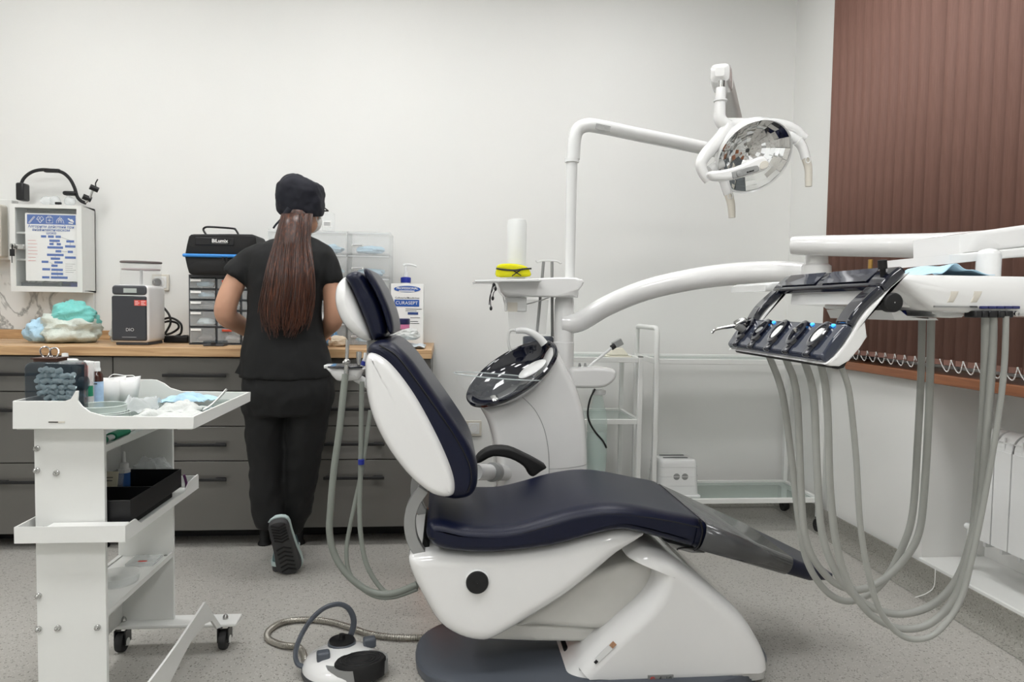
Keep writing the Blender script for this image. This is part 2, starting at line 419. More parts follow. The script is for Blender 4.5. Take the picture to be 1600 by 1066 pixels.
for i in range(6):
    y = 2.385-.078*i
    if s0 is None: s0 = section(y).build('section', M_white, rt, bevel=.002)
    else:
        o = s0.copy(); COL.objects.link(o); o.parent = rt; o.location = (0, -.078*i, 0)
MB().bb(sx0+.03, sx1, 2.43, 2.48, .27, .30).cyl((sx0+.045, 2.43, .285), (sx0+.045, 2.52, .285), .012).cyl((sx0+.045, 2.5, .285), (sx0+.045, 2.5, .126), .01).build('valve_pipe', M_white, rt)
MB().cyl((sx0+.045, 2.47, .30), (sx0+.045, 2.47, .335), .016, .013).build('valve_knob', M_grey, rt)
MB().bb(RX+.14, RX+.268, 1.94, 2.0, .5, .52).build('wall_bracket', M_grey, rt)
MB().tube(cr([(RX-.02, 2.52, .12), (RX-.022, 2.52, .05), (RX-.05, 2.525, .02), (RX-.09, 2.53, .004)], 5, False), .0018, 6).build('loose_thread', M_paper, label='thin white string hanging over the grey skirting below the niche', cat='string')

# ================================================================== COUNTER RUN
CT = .897
MB().bb(-2.85, -.064, 3.205, 3.828, CT-.04, CT).build('worktop', M_wood, bevel=.003, label='long oak worktop running along the back wall', cat='worktop')
MB().bb(-2.85, -1.55, 3.80, 3.829, CT+.0005, CT+.045).build('upstand', M_wood, bevel=.002, label='low oak upstand strip at the back of the worktop', cat='upstand')
MB().bb(-2.85, P(147.5, 490, 3.82).x, 3.812, 3.8295, CT+.046, 1.22).build('splashback', M_marble, label='white veined marble splashback panel behind the plastic bags', cat='splashback')
def handle(m_, xc, z, wd=.27, y=3.228):
    m = MB(); m.box((xc, y-.026, z), (wd, .008, .014)); 
    for s_ in (-1, 1): m.box((xc+s_*(wd/2-.03), y-.012, z), (.045, .024, .012))
    return m.build('handle', M_blackm, m_, bevel=.003)
def unit(label, x0, x1, zs, hx=None):
    t = thing('drawer_cabinet', label, 'cabinet', ((x0+x1)/2, 3.5, 0), 'graphite drawer cabinets')
    MB().bb(x0+.001, x1-.001, 3.252, 3.815, .09, CT-.041).build('carcass', M_cabd, t)
    for a, z in zip(zs[:-1], zs[1:]):
        d = MB().bb(x0+.002, x1-.002, 3.23, 3.25, z+.002, a-.002).build('drawer', M_cab, t, bevel=.0015)
        handle(d, (hx if hx else (x0+x1)/2), a-.078)
    for x in (x0+.08, x1-.07):
        for y in (3.27, 3.74): MB().lathe([(.028, 0), (.03, .006), (.022, .02), (.022, .09)], (x, y, 0), n=14, cap=True).build('leg', M_blackm, t)
    return t
unit('graphite cabinet with one shallow and two deep drawers at the left edge', -2.145, -1.444, [.853, .698, .386, .072])
unit('graphite four-drawer cabinet between the trolley and the standing person', -1.444, -.742, [.853, .704, .547, .392, .078])
unit('graphite four-drawer cabinet at the right end behind the chair back', -.742, -.068, [.855, .707, .549, .396, .085])
unit('graphite cabinet with three drawers beyond the left edge', -2.845, -2.145, [.853, .698, .386, .072])
MB().bb(-2.84, -.08, 3.4, 3.42, .0005, .088).build('plinth', M_blackm, label='black recessed plinth under the drawer cabinets', cat='plinth')

# ------------------------------------------------------------------ sockets
def socket(label, x, z, n, plug=False):
    t = thing('power_socket', label, 'socket', (x, BY-.001, z-.04), 'wall sockets')
    MB().bb(x-.042-.0715*(n-1), x+.042, BY-.012, BY-.0005, z-.042, z+.042).build('frame', M_offw, t, bevel=.003)
    for i in range(n):
        c = x-.0715*i
        MB().bb(c-.03, c+.03, BY-.015, BY-.011, z-.03, z+.03).build('insert', M_white, t, bevel=.002)
        rot = Matrix.Rotation(math.pi/2, 3, 'X')
        MB().lathe([(.024, .0), (.0225, .001), (.0205, -.006), (.0005, -.006)], (c, BY-.0152, z), rot).build('socket_well', M_offw, t)
        for s_ in (-1, 1): MB().cyl((c+s_*.0095, BY-.0105, z), (c+s_*.0095, BY-.0098, z), .003, n=10).build('pin_hole', M_blackm, t)
    if plug:
        MB().lathe([(.02, 0), (.02, .02), (.013, .032), (.006, .05)], (x-.012, BY-.016, z), rot).build('plug', M_black, t)
pt = P(739, 669, BY); socket('double cream wall socket between chair back and spittoon unit', pt.x+.004, pt.z, 2)
pt = P(252, 441.5, BY); socket('cream wall socket with a black plug beside the milling device', pt.x, pt.z, 1, True)

# ================================================================== LEFT WALL CABINET
cy0, cy1 = 3.69, 3.826
A = P(14.5, 316.5, cy0); B_ = P(129, 458, cy0); x0, x1, z1, z0 = A.x, B_.x, (A.z+P(128, 323, cy0).z)/2, (B_.z+P(16, 454.5, cy0).z)/2
t = thing('wall_cabinet', 'white metal wall cabinet with a glazed locking door and a poster inside', 'cabinet', ((x0+x1)/2, cy1, z0))
m = MB(); th = .012
m.bb(x0, x0+th, cy0+.012, cy1, z0, z1).bb(x1-th, x1, cy0+.012, cy1, z0, z1).bb(x0, x1, cy0+.012, cy1, z0, z0+th).bb(x0, x1, cy0+.012, cy1, z1-th, z1)
m.bb(x0, x1, cy1-.008, cy1, z0, z1); m.build('body', M_matt, t, bevel=.002)
MB().bb(x0+th, x1-th, cy1-.010, cy1-.0085, z0+th, z1-th).build('inner_back', mat('grey_lining', (92, 92, 90), .6), t)
ga, gb = P(23, 324, cy0), P(121, 448.5, cy0); gx0, gx1, gz1, gz0 = ga.x, gb.x, ga.z, gb.z
d = MB().bb(x0, gx0, cy0, cy0+.011, z0, z1).bb(gx1, x1, cy0, cy0+.011, z0, z1).bb(gx0, gx1, cy0, cy0+.011, z0, gz0).bb(gx0, gx1, cy0, cy0+.011, gz1, z1).build('door', M_matt, t)
MB().bb(gx0-.004, gx1+.004, cy0+.005, cy0+.008, gz0-.004, gz1+.004).build('glass_pane', M_glass, d)
lk = P(33, 386, cy0)
MB().box((lk.x-.008, cy0-.008, lk.z), (.055, .012, .026)).cyl((lk.x-.025, cy0-.03, lk.z+.004), (lk.x-.025, cy0, lk.z+.004), .011).build('lock', M_steel, d, bevel=.002)
MB().box((lk.x-.023, cy0-.032, lk.z-.03), (.022, .006, .034)).box((lk.x-.023, cy0-.032, lk.z-.006), (.006, .004, .03)).box((lk.x-.026, cy0-.03, lk.z-.06), (.004, .003, .04)).build('key', M_black, d, bevel=.002)
for f_ in (.36, .67): MB().bb(x0+th, x1-th, cy0+.03, cy1-.01, z0+(z1-z0)*f_, z0+(z1-z0)*f_+.008).build('shelf', M_matt, t)
MB().bb(x0+.02, x1-.08, cy0+.05, cy1-.02, z0+th+.0005, z0+.045).build('stored_box', M_dgrey, t)
MB().bb(x1-.12, x1-.03, cy0+.05, cy1-.02, z0+th+.0005, z0+.05).build('stored_box', M_dblue, t)
# poster
pa, pb = P(35.5, 332, cy0), P(119, 440, cy0); px0, px1, pz1, pz0 = pa.x, pb.x, pa.z, pb.z; py = cy0+.018; pw = px1-px0; ph = pz1-pz0
t = thing('poster', 'white first-aid flow chart poster with blue header behind the cabinet glass', 'poster', ((px0+px1)/2, py, pz0))
MB().bb(px0, px1, py, py+.002, pz0, pz1).build('sheet', M_paper, t)
def pr(u0, u1, v0, v1, m_, nm, dy=.0008): return MB().bb(px0+u0*pw, px0+u1*pw, py-dy, py+.0005, pz1-v1*ph, pz1-v0*ph).build(nm, m_, t)
pr(.04, .97, .02, .16, M_blue, 'header_band')
def pu(u, v): return V((px0+u*pw, py-.0015, pz1-v*ph))
def icon(strokes, r=.0011):
    m = MB()
    for s_ in strokes: m.tube([pu(*q) for q in s_], r, 5)
    m.build('icon', M_paper, t)
icon([[(.07, .14), (.17, .05)], [(.09, .145), (.19, .055)], [(.17, .05), (.19, .055)], [(.07, .14), (.09, .145)]])
icon([[(.29, .14), (.23, .08), (.26, .045), (.29, .065), (.32, .045), (.36, .08), (.29, .14)], [(.22, .09), (.27, .09), (.29, .065), (.31, .11), (.36, .09)]])
icon([[(.41, .06), (.53, .06), (.53, .14), (.41, .14), (.41, .06)], [(.44, .06), (.44, .04), (.5, .04), (.5, .06)], [(.47, .08), (.47, .12)], [(.44, .1), (.5, .1)]])
icon([[(.67, .04), (.67, .09), (.63, .11)], [(.67, .09), (.71, .11)], [(.65, .06), (.61, .1), (.6, .14), (.65, .13), (.65, .06)], [(.69, .06), (.73, .1), (.75, .14), (.69, .13), (.69, .06)]])
icon([[(.83, .07), (.9, .11)], [(.84, .13), (.92, .14)], [(.89, .08), (.93, .12)]], .0035)
for s_, v, wd in (('Алгоритм действий при', .195, .88), ('анафилактическом', .243, .72), ('шоке', .29, .19)):
    text('lettering', s_, pu(.5, v), M_blue, t, width=wd*pw, bold=.012)
random.seed(3)
for (u, v, wd) in ((.35, .34, .1), (.49, .34, .11), (.63, .34, .1), (.56, .4, .2), (.5, .45, .08), (.64, .45, .08), (.57, .5, .3), (.63, .555, .11), (.57, .61, .32), (.57, .665, .18), (.37, .715, .13), (.63, .72, .16), (.55, .77, .12), (.39, .825, .15), (.6, .83, .22), (.6, .89, .23), (.38, .945, .14), (.64, .945, .32), (.86, .405, .15), (.86, .48, .2), (.86, .56, .1), (.86, .645, .21)):
    pr(u-wd/2, u+wd/2, v-.017, v+.017, M_blue, 'chart_box')
for (u0_, v0_, u1_, v1_) in ((.67, .34, .86, .39), (.86, .42, .86, .46), (.57, .41, .5, .44), (.57, .41, .64, .44), (.7, .555, .8, .56), (.57, .63, .57, .65), (.45, .715, .55, .76), (.6, .84, .6, .88), (.6, .9, .62, .93)):
    MB().tube([pu(u0_, v0_), pu(u1_, v1_)], .0006, 4).build('chart_line', M_text, t)
for i in range(7): pr(.05, .05+.2*random.uniform(.7, 1), .4+.05*i, .405+.05*i, M_red, 'small_print', .0005)
for i in range(5): pr(.76, .76+.2*random.uniform(.6, 1), .74+.03*i, .744+.03*i, M_text, 'small_print', .0005)
# grey box cut by the left picture edge
a, b2 = P(-60, 318, 3.74), P(10, 403, 3.74)
t = thing('wall_dispenser', 'light grey wall dispenser cut off by the left edge of the picture', 'dispenser', ((a.x+b2.x)/2, BY, b2.z))
MB().bb(a.x-.1, b2.x+.012, 3.77, BY-.002, b2.z-.01, a.z+.03).build('back_plate', M_matt, t, bevel=.004)
MB().bb(a.x-.1, b2.x-.005, 3.70, 3.772, b2.z, a.z).build('cover', M_offw, t, bevel=.012, seg=3)
# headband light on the cabinet
hy = 3.75
zc = lambda pts: [P(x*.3096, 230+y*.3096, hy) for x, y in pts]
zt = z1+.001
t = thing('headlight', 'black headband lamp with loupe eyepieces lying on the wall cabinet', 'headlight', (P(80, 316, hy).x, hy, zt))
pts = cr(zc([(112, 262), (106, 200), (120, 158), (160, 126), (210, 114), (265, 118), (315, 128), (352, 160), (376, 205), (390, 250), (410, 272), (435, 283)]), 5, False)
MB().tube(pts, .0085, 8, flat=.55).build('band', M_black, t)
a, b2 = zc([(94, 182), (136, 272)]); MB().bb(a.x, b2.x, hy-.03, hy+.03, max(zt, b2.z), a.z).build('battery_block', M_black, t, bevel=.008)
a, b2 = zc([(225, 108), (302, 130)]); MB().bb(a.x, b2.x, hy-.012, hy+.012, b2.z, a.z).build('band_clip', M_black, t, bevel=.004)
a, b2 = zc([(322, 222), (388, 246)]); MB().bb(a.x, b2.x, hy-.02, hy+.02, b2.z, a.z).build('nose_pad', M_black, t, bevel=.01, seg=3)
m = MB(); q = zc([(432, 280), (452, 262), (466, 222), (470, 205)]); m.tube(q, .006, 6); m.build('hinge_arm', M_steel, t)
for c in ((438, 256), (474, 207)):
    q = zc([c])[0]; MB().cyl(q+V((-.014, -.01, .006)), q+V((.016, .01, -.008)), .014, n=14).build('eyepiece', M_black, t)
MB().tube(cr(zc([(486, 205), (482, 185), (490, 168), (494, 162)]), 4, False), .003, 6).build('cable', M_black, t)
t = thing('safety_goggles', 'clear plastic safety goggles lying under the headband on the cabinet', 'goggles', (P(90, 316, hy).x, hy, zt))
for cx, wd in ((232, 34), (275, 30), (350, 32)):
    q = zc([(cx, 252)])[0]; MB().ball((q.x, hy+.005, zt+.026), (wd*.00085, .02, .024), 14, 8).jitter(.004, 60).build('lens', M_film, t)
q = zc([(305, 262)])[0]; MB().box((q.x, hy-.02, zt+.012), (.03, .01, .012)).build('bridge', M_black, t, bevel=.003)
# ================================================================== ON THE WORKTOP
def crumple(c, r, seed, amp=.25, n=40, m=26, flatb=True):
    b = MB(); b.ball((0, 0, 0), 1, n, m); c = V(c); out = []
    for v in b.v:
        d = 1+amp*noise.noise(v*1.7+V((seed, 0, 0)))+amp*.6*noise.noise(v*4+V((0, seed, 0)))+amp*.3*noise.noise(v*9+V((0, 0, seed)))
        p = V((v.x*d*r[0], v.y*d*r[1], v.z*d*r[2]))
        if flatb: p.z = max(p.z, -r[2]*.72)
        out.append(c+p)
    b.v = out; return b
def on(px, Y): return P(px, 530, Y).x
E = .0008
# glass plate
MB().bb(-2.3, on(40, 3.45), 3.38, 3.6, CT+E, CT+.008).build('glass_plate', M_glass, bevel=.001, label='thin glass plate lying on the worktop at the left edge', cat='glass plate')
# bags
xa, xb = on(45, 3.45), on(152, 3.45); xc = (xa+xb)/2
t = thing('plastic_bag', 'crumpled plastic bag with a teal wrapped bundle on the worktop', 'bag', (xc, 3.5, CT))
crumple((xc, 3.5, CT+.06), ((xb-xa)/2*.9, .12, .08), 3.1, .3).build('bag_film', mat('bag_film', (206, 214, 205), .3, noise_amt=.12, scale=18, bump=.9, bscale=28), t, angle=70)
crumple((xc+.025, 3.5, CT+.12), ((xb-xa)/2*.66, .09, .07), 8.7, .3).build('teal_bundle', M_teal, t, angle=70)
crumple((xa+.05, 3.46, CT+.05), (.06, .06, .06), 5.2, .35).build('bag_corner', M_mask, t, angle=70)
xc = on(166, 3.5)
crumple((xc+.012, 3.62, CT+.052), (.042, .06, .07), 1.3, .3).build('white_bag', M_crumple, angle=25, label='small crumpled white bag between the teal bundle and the milling device', cat='bag')
# dental device with clear tank
Yd = 3.33; x0, x1 = P(174.5, 500, Yd).x, P(231, 500, Yd).x; zt = P(200, 445, Yd).z; zb = CT
x1b = P(252, 500, Yd+.19).x
t = thing('dental_device', 'white and black bench device with a clear tank on top', 'device', ((x0+x1)/2, Yd+.09, zb))
def rrect(xa, xb, za, zb_, r, n=5, y=0):
    out = []
    for cx, cz, a0 in ((xb-r, zb_-r, 0), (xa+r, zb_-r, 90), (xa+r, za+r, 180), (xb-r, za+r, 270)):
        for k in range(n+1):
            a = math.radians(a0+90*k/n); out.append(V((cx+r*math.cos(a), y, cz+r*math.sin(a))))
    return out
MB().pillow(rrect(x0, x1+.004, zb+.012, zt, .018), Yd, Yd+.19, .012, 3).build('body', M_lwhite, t)
MB().pillow(rrect(x0+.012, x1-.004, zb+.0006, zb+.014, .004), Yd+.01, Yd+.18, .004, 2).build('foot_plate', M_dgrey, t)
zs = zt-.05
MB().pillow(rrect(x0+.002, x1-.004, zb+.02, zs, .008), Yd-.006, Yd+.02, .005, 3).build('front_panel', mat('charcoal_gloss', (44, 46, 52), .12, coat=.5), t)
MB().pillow(rrect(x0+.003, x1-.003, zs+.004, zt-.003, .014), Yd-.005, Yd+.02, .008, 3).build('display_bezel', M_dgrey, t)
MB().bb(x0+.055, x1-.045, Yd-.008, Yd-.004, zs+.014, zs+.034).build('display', mat('lcd', (176, 184, 180), .3), t)
a, c2 = P(211, 469, Yd), P(230, 478, Yd)
MB().bb(a.x, (a.x+c2.x)/2-.0007, Yd-.0085, Yd-.0055, c2.z, a.z).build('red_sticker', mat('sticker_red', (214, 84, 74), .5), t); MB().bb((a.x+c2.x)/2+.0007, c2.x, Yd-.0085, Yd-.0055, c2.z, a.z).build('red_sticker', mat('sticker_red', (214, 84, 74), .5), t)
for k_ in range(2):
    sx_ = a.x+(c2.x-a.x)*(.06+.5*k_)
    for r_ in range(3): MB().bb(sx_, sx_+(c2.x-a.x)*(.36 if (r_+k_) % 2 else .26), Yd-.0092, Yd-.0084, c2.z+.004+.007*r_, c2.z+.006+.007*r_).build('sticker_print', M_paper, t)
text('lettering', 'DIO', P(203, 515.5, Yd-.0068), mat('silver_print', (190, 192, 195), .4), t, width=.034)
MB().box(P(202, 527, Yd-.0068), (.062, .001, .0014)).build('silver_line', mat('silver_print', (190, 192, 195)), t)
ta, tb = P(183, 410, Yd+.06), P(245, 447, Yd+.06)
MB().lathe([((tb.x-ta.x)/2, 0), ((tb.x-ta.x)/2, ta.z-zt-.004), ((tb.x-ta.x)/2-.004, ta.z-zt), (.001, ta.z-zt)], ((ta.x+tb.x)/2, Yd+.105, zt+.0005), n=40, sy=.86).build('tank', M_clear, t)
MB().lathe([(.088, 0), (.09, .004), (.088, .008), (.001, .008)], ((ta.x+tb.x)/2, Yd+.105, ta.z), n=40, sy=.86).build('tank_lid', mat('smoke_lid', (120, 112, 112), .25), t)
MB().lathe([(.082, 0), (.082, .006), (.001, .006)], ((ta.x+tb.x)/2, Yd+.105, ta.z-.032), n=36, sy=.84).build('tank_collar', mat('mauve_plastic', (170, 150, 152), .4), t)
MB().cyl(((ta.x+tb.x)/2, Yd+.105, zt), ((ta.x+tb.x)/2, Yd+.105, ta.z-.03), .006).build('centre_rod', M_white, t)
# cables and power strip
zc4 = lambda pts, Y, ox=0, oy=230, s=.3096: [P(ox+x*s, oy+y*s, Y) for x, y in pts]
for i, (lab, pts) in enumerate((('upper', [(800, 790), (830, 815), (855, 850), (860, 890), (840, 930), (825, 950)]), ('middle', [(815, 870), (850, 862), (885, 875), (908, 900), (905, 940), (880, 955)]), ('lower', [(812, 885), (840, 880), (878, 890), (885, 915), (850, 940), (820, 948)]))):
    q = cr(zc4(pts, 3.6), 5, False); q = [V((p.x, 3.6+.02*i, max(p.z, CT+.0062))) for p in q]
    MB().tube(q, .0055, 8).build('power_cable', M_black, label='black power cable, %s of the loops beside the bench device' % lab, cat='cable', group='black cables')
a, b2 = zc4([(822, 940), (948, 975)], 3.55)
t = thing('power_strip', 'black power strip on the worktop beside the drawer organiser', 'power strip', ((a.x+b2.x)/2, 3.58, CT))
MB().bb(a.x, b2.x, 3.55, 3.61, CT+E, CT+.034).build('housing', M_black, t, bevel=.006)
MB().bb(b2.x-.03, b2.x-.012, 3.565, 3.595, CT+.034, CT+.037).build('switch', M_blackm, t)
# organiser with small drawers
Yo = 3.42; x0, x1 = P(295, 480, Yo).x, P(407, 480, Yo).x; zt = P(330, 430, Yo).z; dp = .17
t = thing('drawer_organiser', 'grey organiser with small clear drawers under the black case', 'organiser', ((x0+x1)/2, Yo+.08, CT))
m = MB(); fr_ = .006
rows = [(.0, .175), (.175, .335), (.335, .495), (.495, .745), (.745, 1.0)]; zz = lambda v: zt-.012-(zt-.012-CT-.006)*v
m.bb(x0, x1, Yo+.005, Yo+dp, zt-.012, zt).bb(x0, x1, Yo+.005, Yo+dp, CT+E, CT+.006).bb(x0, x0+.008, Yo+.005, Yo+dp, CT+E, zt).bb(x1-.008, x1, Yo+.005, Yo+dp, CT+E, zt).bb(x0, x1, Yo+dp-.004, Yo+dp, CT+E, zt)
for r in rows[1:]: m.bb(x0, x1, Yo+.005, Yo+dp, zz(r[0])-.003, zz(r[0])+.003)
cols = [(0, .385), (.385, .73), (.73, 1.0)]
for c_ in cols[1:]: xx = x0+(x1-x0)*c_[0]; m.bb(xx-.003, xx+.003, Yo+.005, Yo+dp, CT+.006, zt-.006)
m.build('housing', M_dgrey, t, bevel=.0015)
random.seed(5)
for ri, r in enumerate(rows):
    for ci, c_ in enumerate(cols):
        xa, xb = x0+(x1-x0)*c_[0]+.006, x0+(x1-x0)*c_[1]-.006; za, zb2 = zz(r[1])+.005, zz(r[0])-.005
        d = MB().bb(xa, xb, Yo-.004, Yo-.001, za, zb2).bb(xa, xb, Yo-.001, Yo+.13, za, za+.002).bb(xa, xa+.002, Yo-.001, Yo+.13, za, zb2-.004).bb(xb-.002, xb, Yo-.001, Yo+.13, za, zb2-.004).build('drawer', M_clear, t)
        if ci == 0: MB().bb(xa+.004, xa+.05, Yo-.0065, Yo-.0042, zb2-.014, zb2-.004).build('label_tag', M_paper, d)
        if (ri, ci) in ((0, 1), (4, 1)): MB().bb(xa+.02, xa+.065, Yo-.0105, Yo-.0042, zb2-.016, zb2-.006).build('pull', mat('red_orange', (205, 76, 48), .4), d, bevel=.002)
        crumple(((xa+xb)/2, Yo+.05, za+.018), ((xb-xa)*.36, .035, min(.018, (zb2-za)*.34)), ri*3+ci, .3, 12, 8).build('contents', random.choice([M_cotton, M_dgrey, M_paper, M_grey, M_mask]), d)
a = P(317, 531, 3.31); b2 = P(349.5, 540, 3.31)
t = thing('small_case', 'small flat grey plastic case in front of the drawer organiser', 'case', ((a.x+b2.x)/2, 3.34, CT))
MB().bb(a.x, b2.x, 3.31, 3.37, CT+E, CT+.012).build('base', M_dgrey, t, bevel=.002); MB().bb(a.x, b2.x, 3.31, 3.37, CT+.013, CT+.025).build('lid', M_smoke, t, bevel=.002)
MB().box(((a.x+b2.x)/2, 3.308, CT+.013), (.02, .004, .01)).build('latch', M_black, t)
# black carry case
Yc = 3.385
zq = lambda pts, Y=Yc: [P(270+x*.29078, 250+y*.29078, Y) for x, y in pts]
zbase = zt+.001
out = zq([(62, 510), (74, 450), (84, 408), (96, 398), (110, 396), (300, 395), (425, 397), (438, 404), (444, 415), (454, 510)]); low = zq([(454, 516), (446, 570), (436, 604), (425, 612), (95, 612), (84, 604), (74, 570), (62, 516)])
lift = zbase-min(p.z for p in low)
t = thing('carry_case', 'black hard carry case with a blue zip band on the drawer organiser', 'case', (out[0].x+.17, Yc+.09, zbase))
MB().pillow([p+V((0, 0, lift)) for p in out], Yc, Yc+.19, .008, 3).build('upper_shell', M_blackm, t)
MB().pillow([p+V((0, 0, lift)) for p in low], Yc, Yc+.19, .008, 3).build('lower_shell', M_blackm, t)
a, b2 = zq([(52, 500), (456, 527)]); MB().bb(a.x, b2.x, Yc-.008, Yc+.198, b2.z+lift, a.z+lift).build('zip_band', mat('zip_blue', (58, 138, 214), .45), t, bevel=.006)
m = MB()
for xx in (268, 288):
    q = zq([(xx, 520), (xx+6, 545)], Yc-.012); m.tube([p+V((0, 0, lift)) for p in q], .004, 6)
m.build('zip_pull', M_black, t)
q = cr(zq([(178, 397), (165, 375), (172, 362), (200, 358), (320, 366), (338, 374), (352, 397)], Yc+.09), 5, False); MB().tube([p+V((0, 0, lift)) for p in q], .008, 8, flat=.6).build('handle', M_black, t)
a, b2 = zq([(120, 412), (330, 460)]); MB().bb(a.x, b2.x, Yc-.003, Yc+.004, b2.z+lift, a.z+lift).build('front_panel', M_black, t, bevel=.006)
a, b2 = zq([(204, 418), (305, 452)]); MB().bb(a.x, b2.x, Yc-.0045, Yc, b2.z+lift, a.z+lift).build('badge', mat('badge_black', (10, 10, 11), .3), t)
text('lettering', 'BiLumix', V(((a.x+b2.x)/2, Yc-.0048, (a.z+b2.z)/2+lift+.001)), M_paper, t, width=(b2.x-a.x)*.86, bold=.02)
MB().box(((a.x+b2.x)/2-.001, Yc-.005, b2.z+lift+.004), ((b2.x-a.x)*.84, .0006, .0016)).build('badge_line', M_grey, t)
# clear drawer towers
Yt = 3.52; xs = [P(x, 440, Yt).x for x in (418, 475.5, 542.5, 609.5)]; z1 = P(575, 362, Yt).z; nr = 5; hh = (z1-CT)/nr
names = ['behind the standing person', 'to the right of the person\'s head', 'beside the white carton']
lab_ = mat('drawer_label', (120, 122, 124), .6)
for i in range(3):
    xa, xb = xs[i]+.0015, xs[i+1]-.0015
    t = thing('drawer_tower', 'tower of clear plastic drawers ' + names[i], 'drawer tower', ((xa+xb)/2, Yt+.1, CT), 'clear drawer towers')
    m = MB(); m.bb(xa, xb, Yt+.2, Yt+.203, CT+E, z1)
    for s_ in (xa, xb-.003): m.bb(s_, s_+.003, Yt+.004, Yt+.2, CT+E, z1)
    for r in range(nr+1): zz_ = max(CT+E, CT+r*hh-.003); m.bb(xa, xb, Yt+.004, Yt+.2, zz_, zz_+.003)
    m.build('housing', M_clear, t, bevel=.001)
    for r in range(nr):
        za, zb2 = CT+r*hh+.004, CT+(r+1)*hh-.005
        d = MB().pillow(rrect(xa+.004, xb-.004, za, zb2, .006, 3), Yt-.004, Yt-.001, .001, 1).bb(xa+.005, xb-.005, Yt, Yt+.18, za, za+.002).build('drawer', M_clear, t)
        MB().bb(xa+.004, xb-.004, Yt-.010, Yt-.004, zb2-.008, zb2-.002).build('lip', M_clear2, d)
        if i: 
            MB().bb(xa+.02, xa+.075, Yt-.0068, Yt-.0045, za+.034, za+.043).build('label_tag', M_paper, d)
            MB().bb(xa+.023, xa+.07, Yt-.0074, Yt-.0066, za+.0365, za+.0400).build('label_print', lab_, d)
        crumple(((xa+xb)/2+.004, Yt+.08, za+.022), ((xb-xa)*.33, .05, .022), i*7+r, .35, 18, 10).build('contents', M_mask if r in (3, 4, 0) else M_paper, d)
a, b2 = P(503, 331, Yt+.05), P(520, 361, Yt+.05)
t = thing('clear_box', 'small clear box with a printed label on top of the drawer towers', 'box', ((a.x+b2.x)/2, Yt+.08, z1))
MB().bb(a.x, b2.x, Yt+.05, Yt+.12, z1+.004, a.z).build('shell', M_clear, t, bevel=.003)
q = P(511, 350, Yt+.048); MB().box(q, (.04, .001, .028)).build('label_tag', M_paper, t)
for dz in (.006, 0, -.006): MB().box(q+V((0, -.001, dz)), (.03, .0006, .0025)).build('label_print', lab_, t)
# carton with pump bottle
Yb = 3.5; a, b2 = P(611, 443, Yb), P(661, 536, Yb); x0, x1, zt = a.x, b2.x, a.z
t = thing('carton', 'white mouthwash carton with blue print standing at the worktop end', 'carton', ((x0+x1)/2, Yb+.05, CT))
MB().bb(x0, x1, Yb, Yb+.11, CT+E, zt).build('box', M_paper, t, bevel=.0015)
cx, cz = (x0+x1)/2, lambda v: zt-(zt-CT)*v; wd = x1-x0; yf = Yb-.0006
MB().prism([V((cx+wd*.41*math.cos(2*math.pi*k/28), yf, cz(.085)+.0155*math.sin(2*math.pi*k/28))) for k in range(28)], (0, -.0006, 0)).build('blue_oval', M_blue, t)
text('lettering', 'PROFESSIONAL', (cx, yf-.001, cz(.075)), M_paper, t, width=wd*.66, bold=.015); MB().bb(cx-wd*.26, cx+wd*.22, yf-.001, yf, cz(.126), cz(.108)).build('small_print', M_paper, t)
text('lettering', 'Collutorio/Mouthrinse', (cx, yf, cz(.228)), M_text, t, width=wd*.74, bold=.01)
MB().bb(x0+wd*.11, x1-wd*.13, yf-.0006, Yb, cz(.365), cz(.255)).build('name_block', M_blue, t)
text('lettering', 'CURASEPT', (cx-.002, yf-.001, cz(.31)), M_paper, t, width=wd*.68)
for v, w_ in ((.4, .5), (.43, .34)): MB().bb(cx-wd*.05, cx-wd*.05+wd*w_, yf-.0004, Yb, cz(v+.008), cz(v)).build('small_print', M_text, t)
MB().bb(x0+wd*.52, x1-wd*.16, yf-.0006, Yb, cz(.495), cz(.455)).build('blue_bar', mat('navy_print', (38, 62, 120)), t)
for v, w_ in ((.54, .3), (.6, .24), (.63, .28)): MB().bb(x1-wd*.4, x1-wd*.4+wd*w_, yf-.0004, Yb, cz(v+.008), cz(v)).build('small_print', M_text, t)
Yp = Yb+.16; q = P(634, 442, Yp); c2 = q.x
t = thing('pump_bottle', 'white pump bottle with a blue cap behind the mouthwash carton', 'bottle', (c2, Yp, CT))
z_ = lambda y: P(634, y, Yp).z
MB().lathe([(.001, CT+E), (.04, CT+E), (.042, CT+.02), (.042, z_(465)), (.03, z_(450)), (.024, z_(445)), (.024, z_(442))], (c2, Yp, 0), n=24).build('flask', M_white, t)
MB().lathe([(.025, z_(442)), (.026, z_(440)), (.026, z_(434)), (.018, z_(433)), (.001, z_(433))], (c2, Yp, 0), n=24).build('cap', M_dblue, t)
MB().cyl((c2, Yp, z_(434)), (c2, Yp, z_(426)), .011).cyl((c2, Yp, z_(426)), (c2, Yp, z_(416)), .006).tube(cr([(c2-.012, Yp, z_(415)), (c2, Yp, z_(413.5)), (c2+.03, Yp-.005, z_(414)), (c2+.055, Yp-.01, z_(416.5))], 4, False), [.008, .004], 8).build('pump_head', M_white, t)
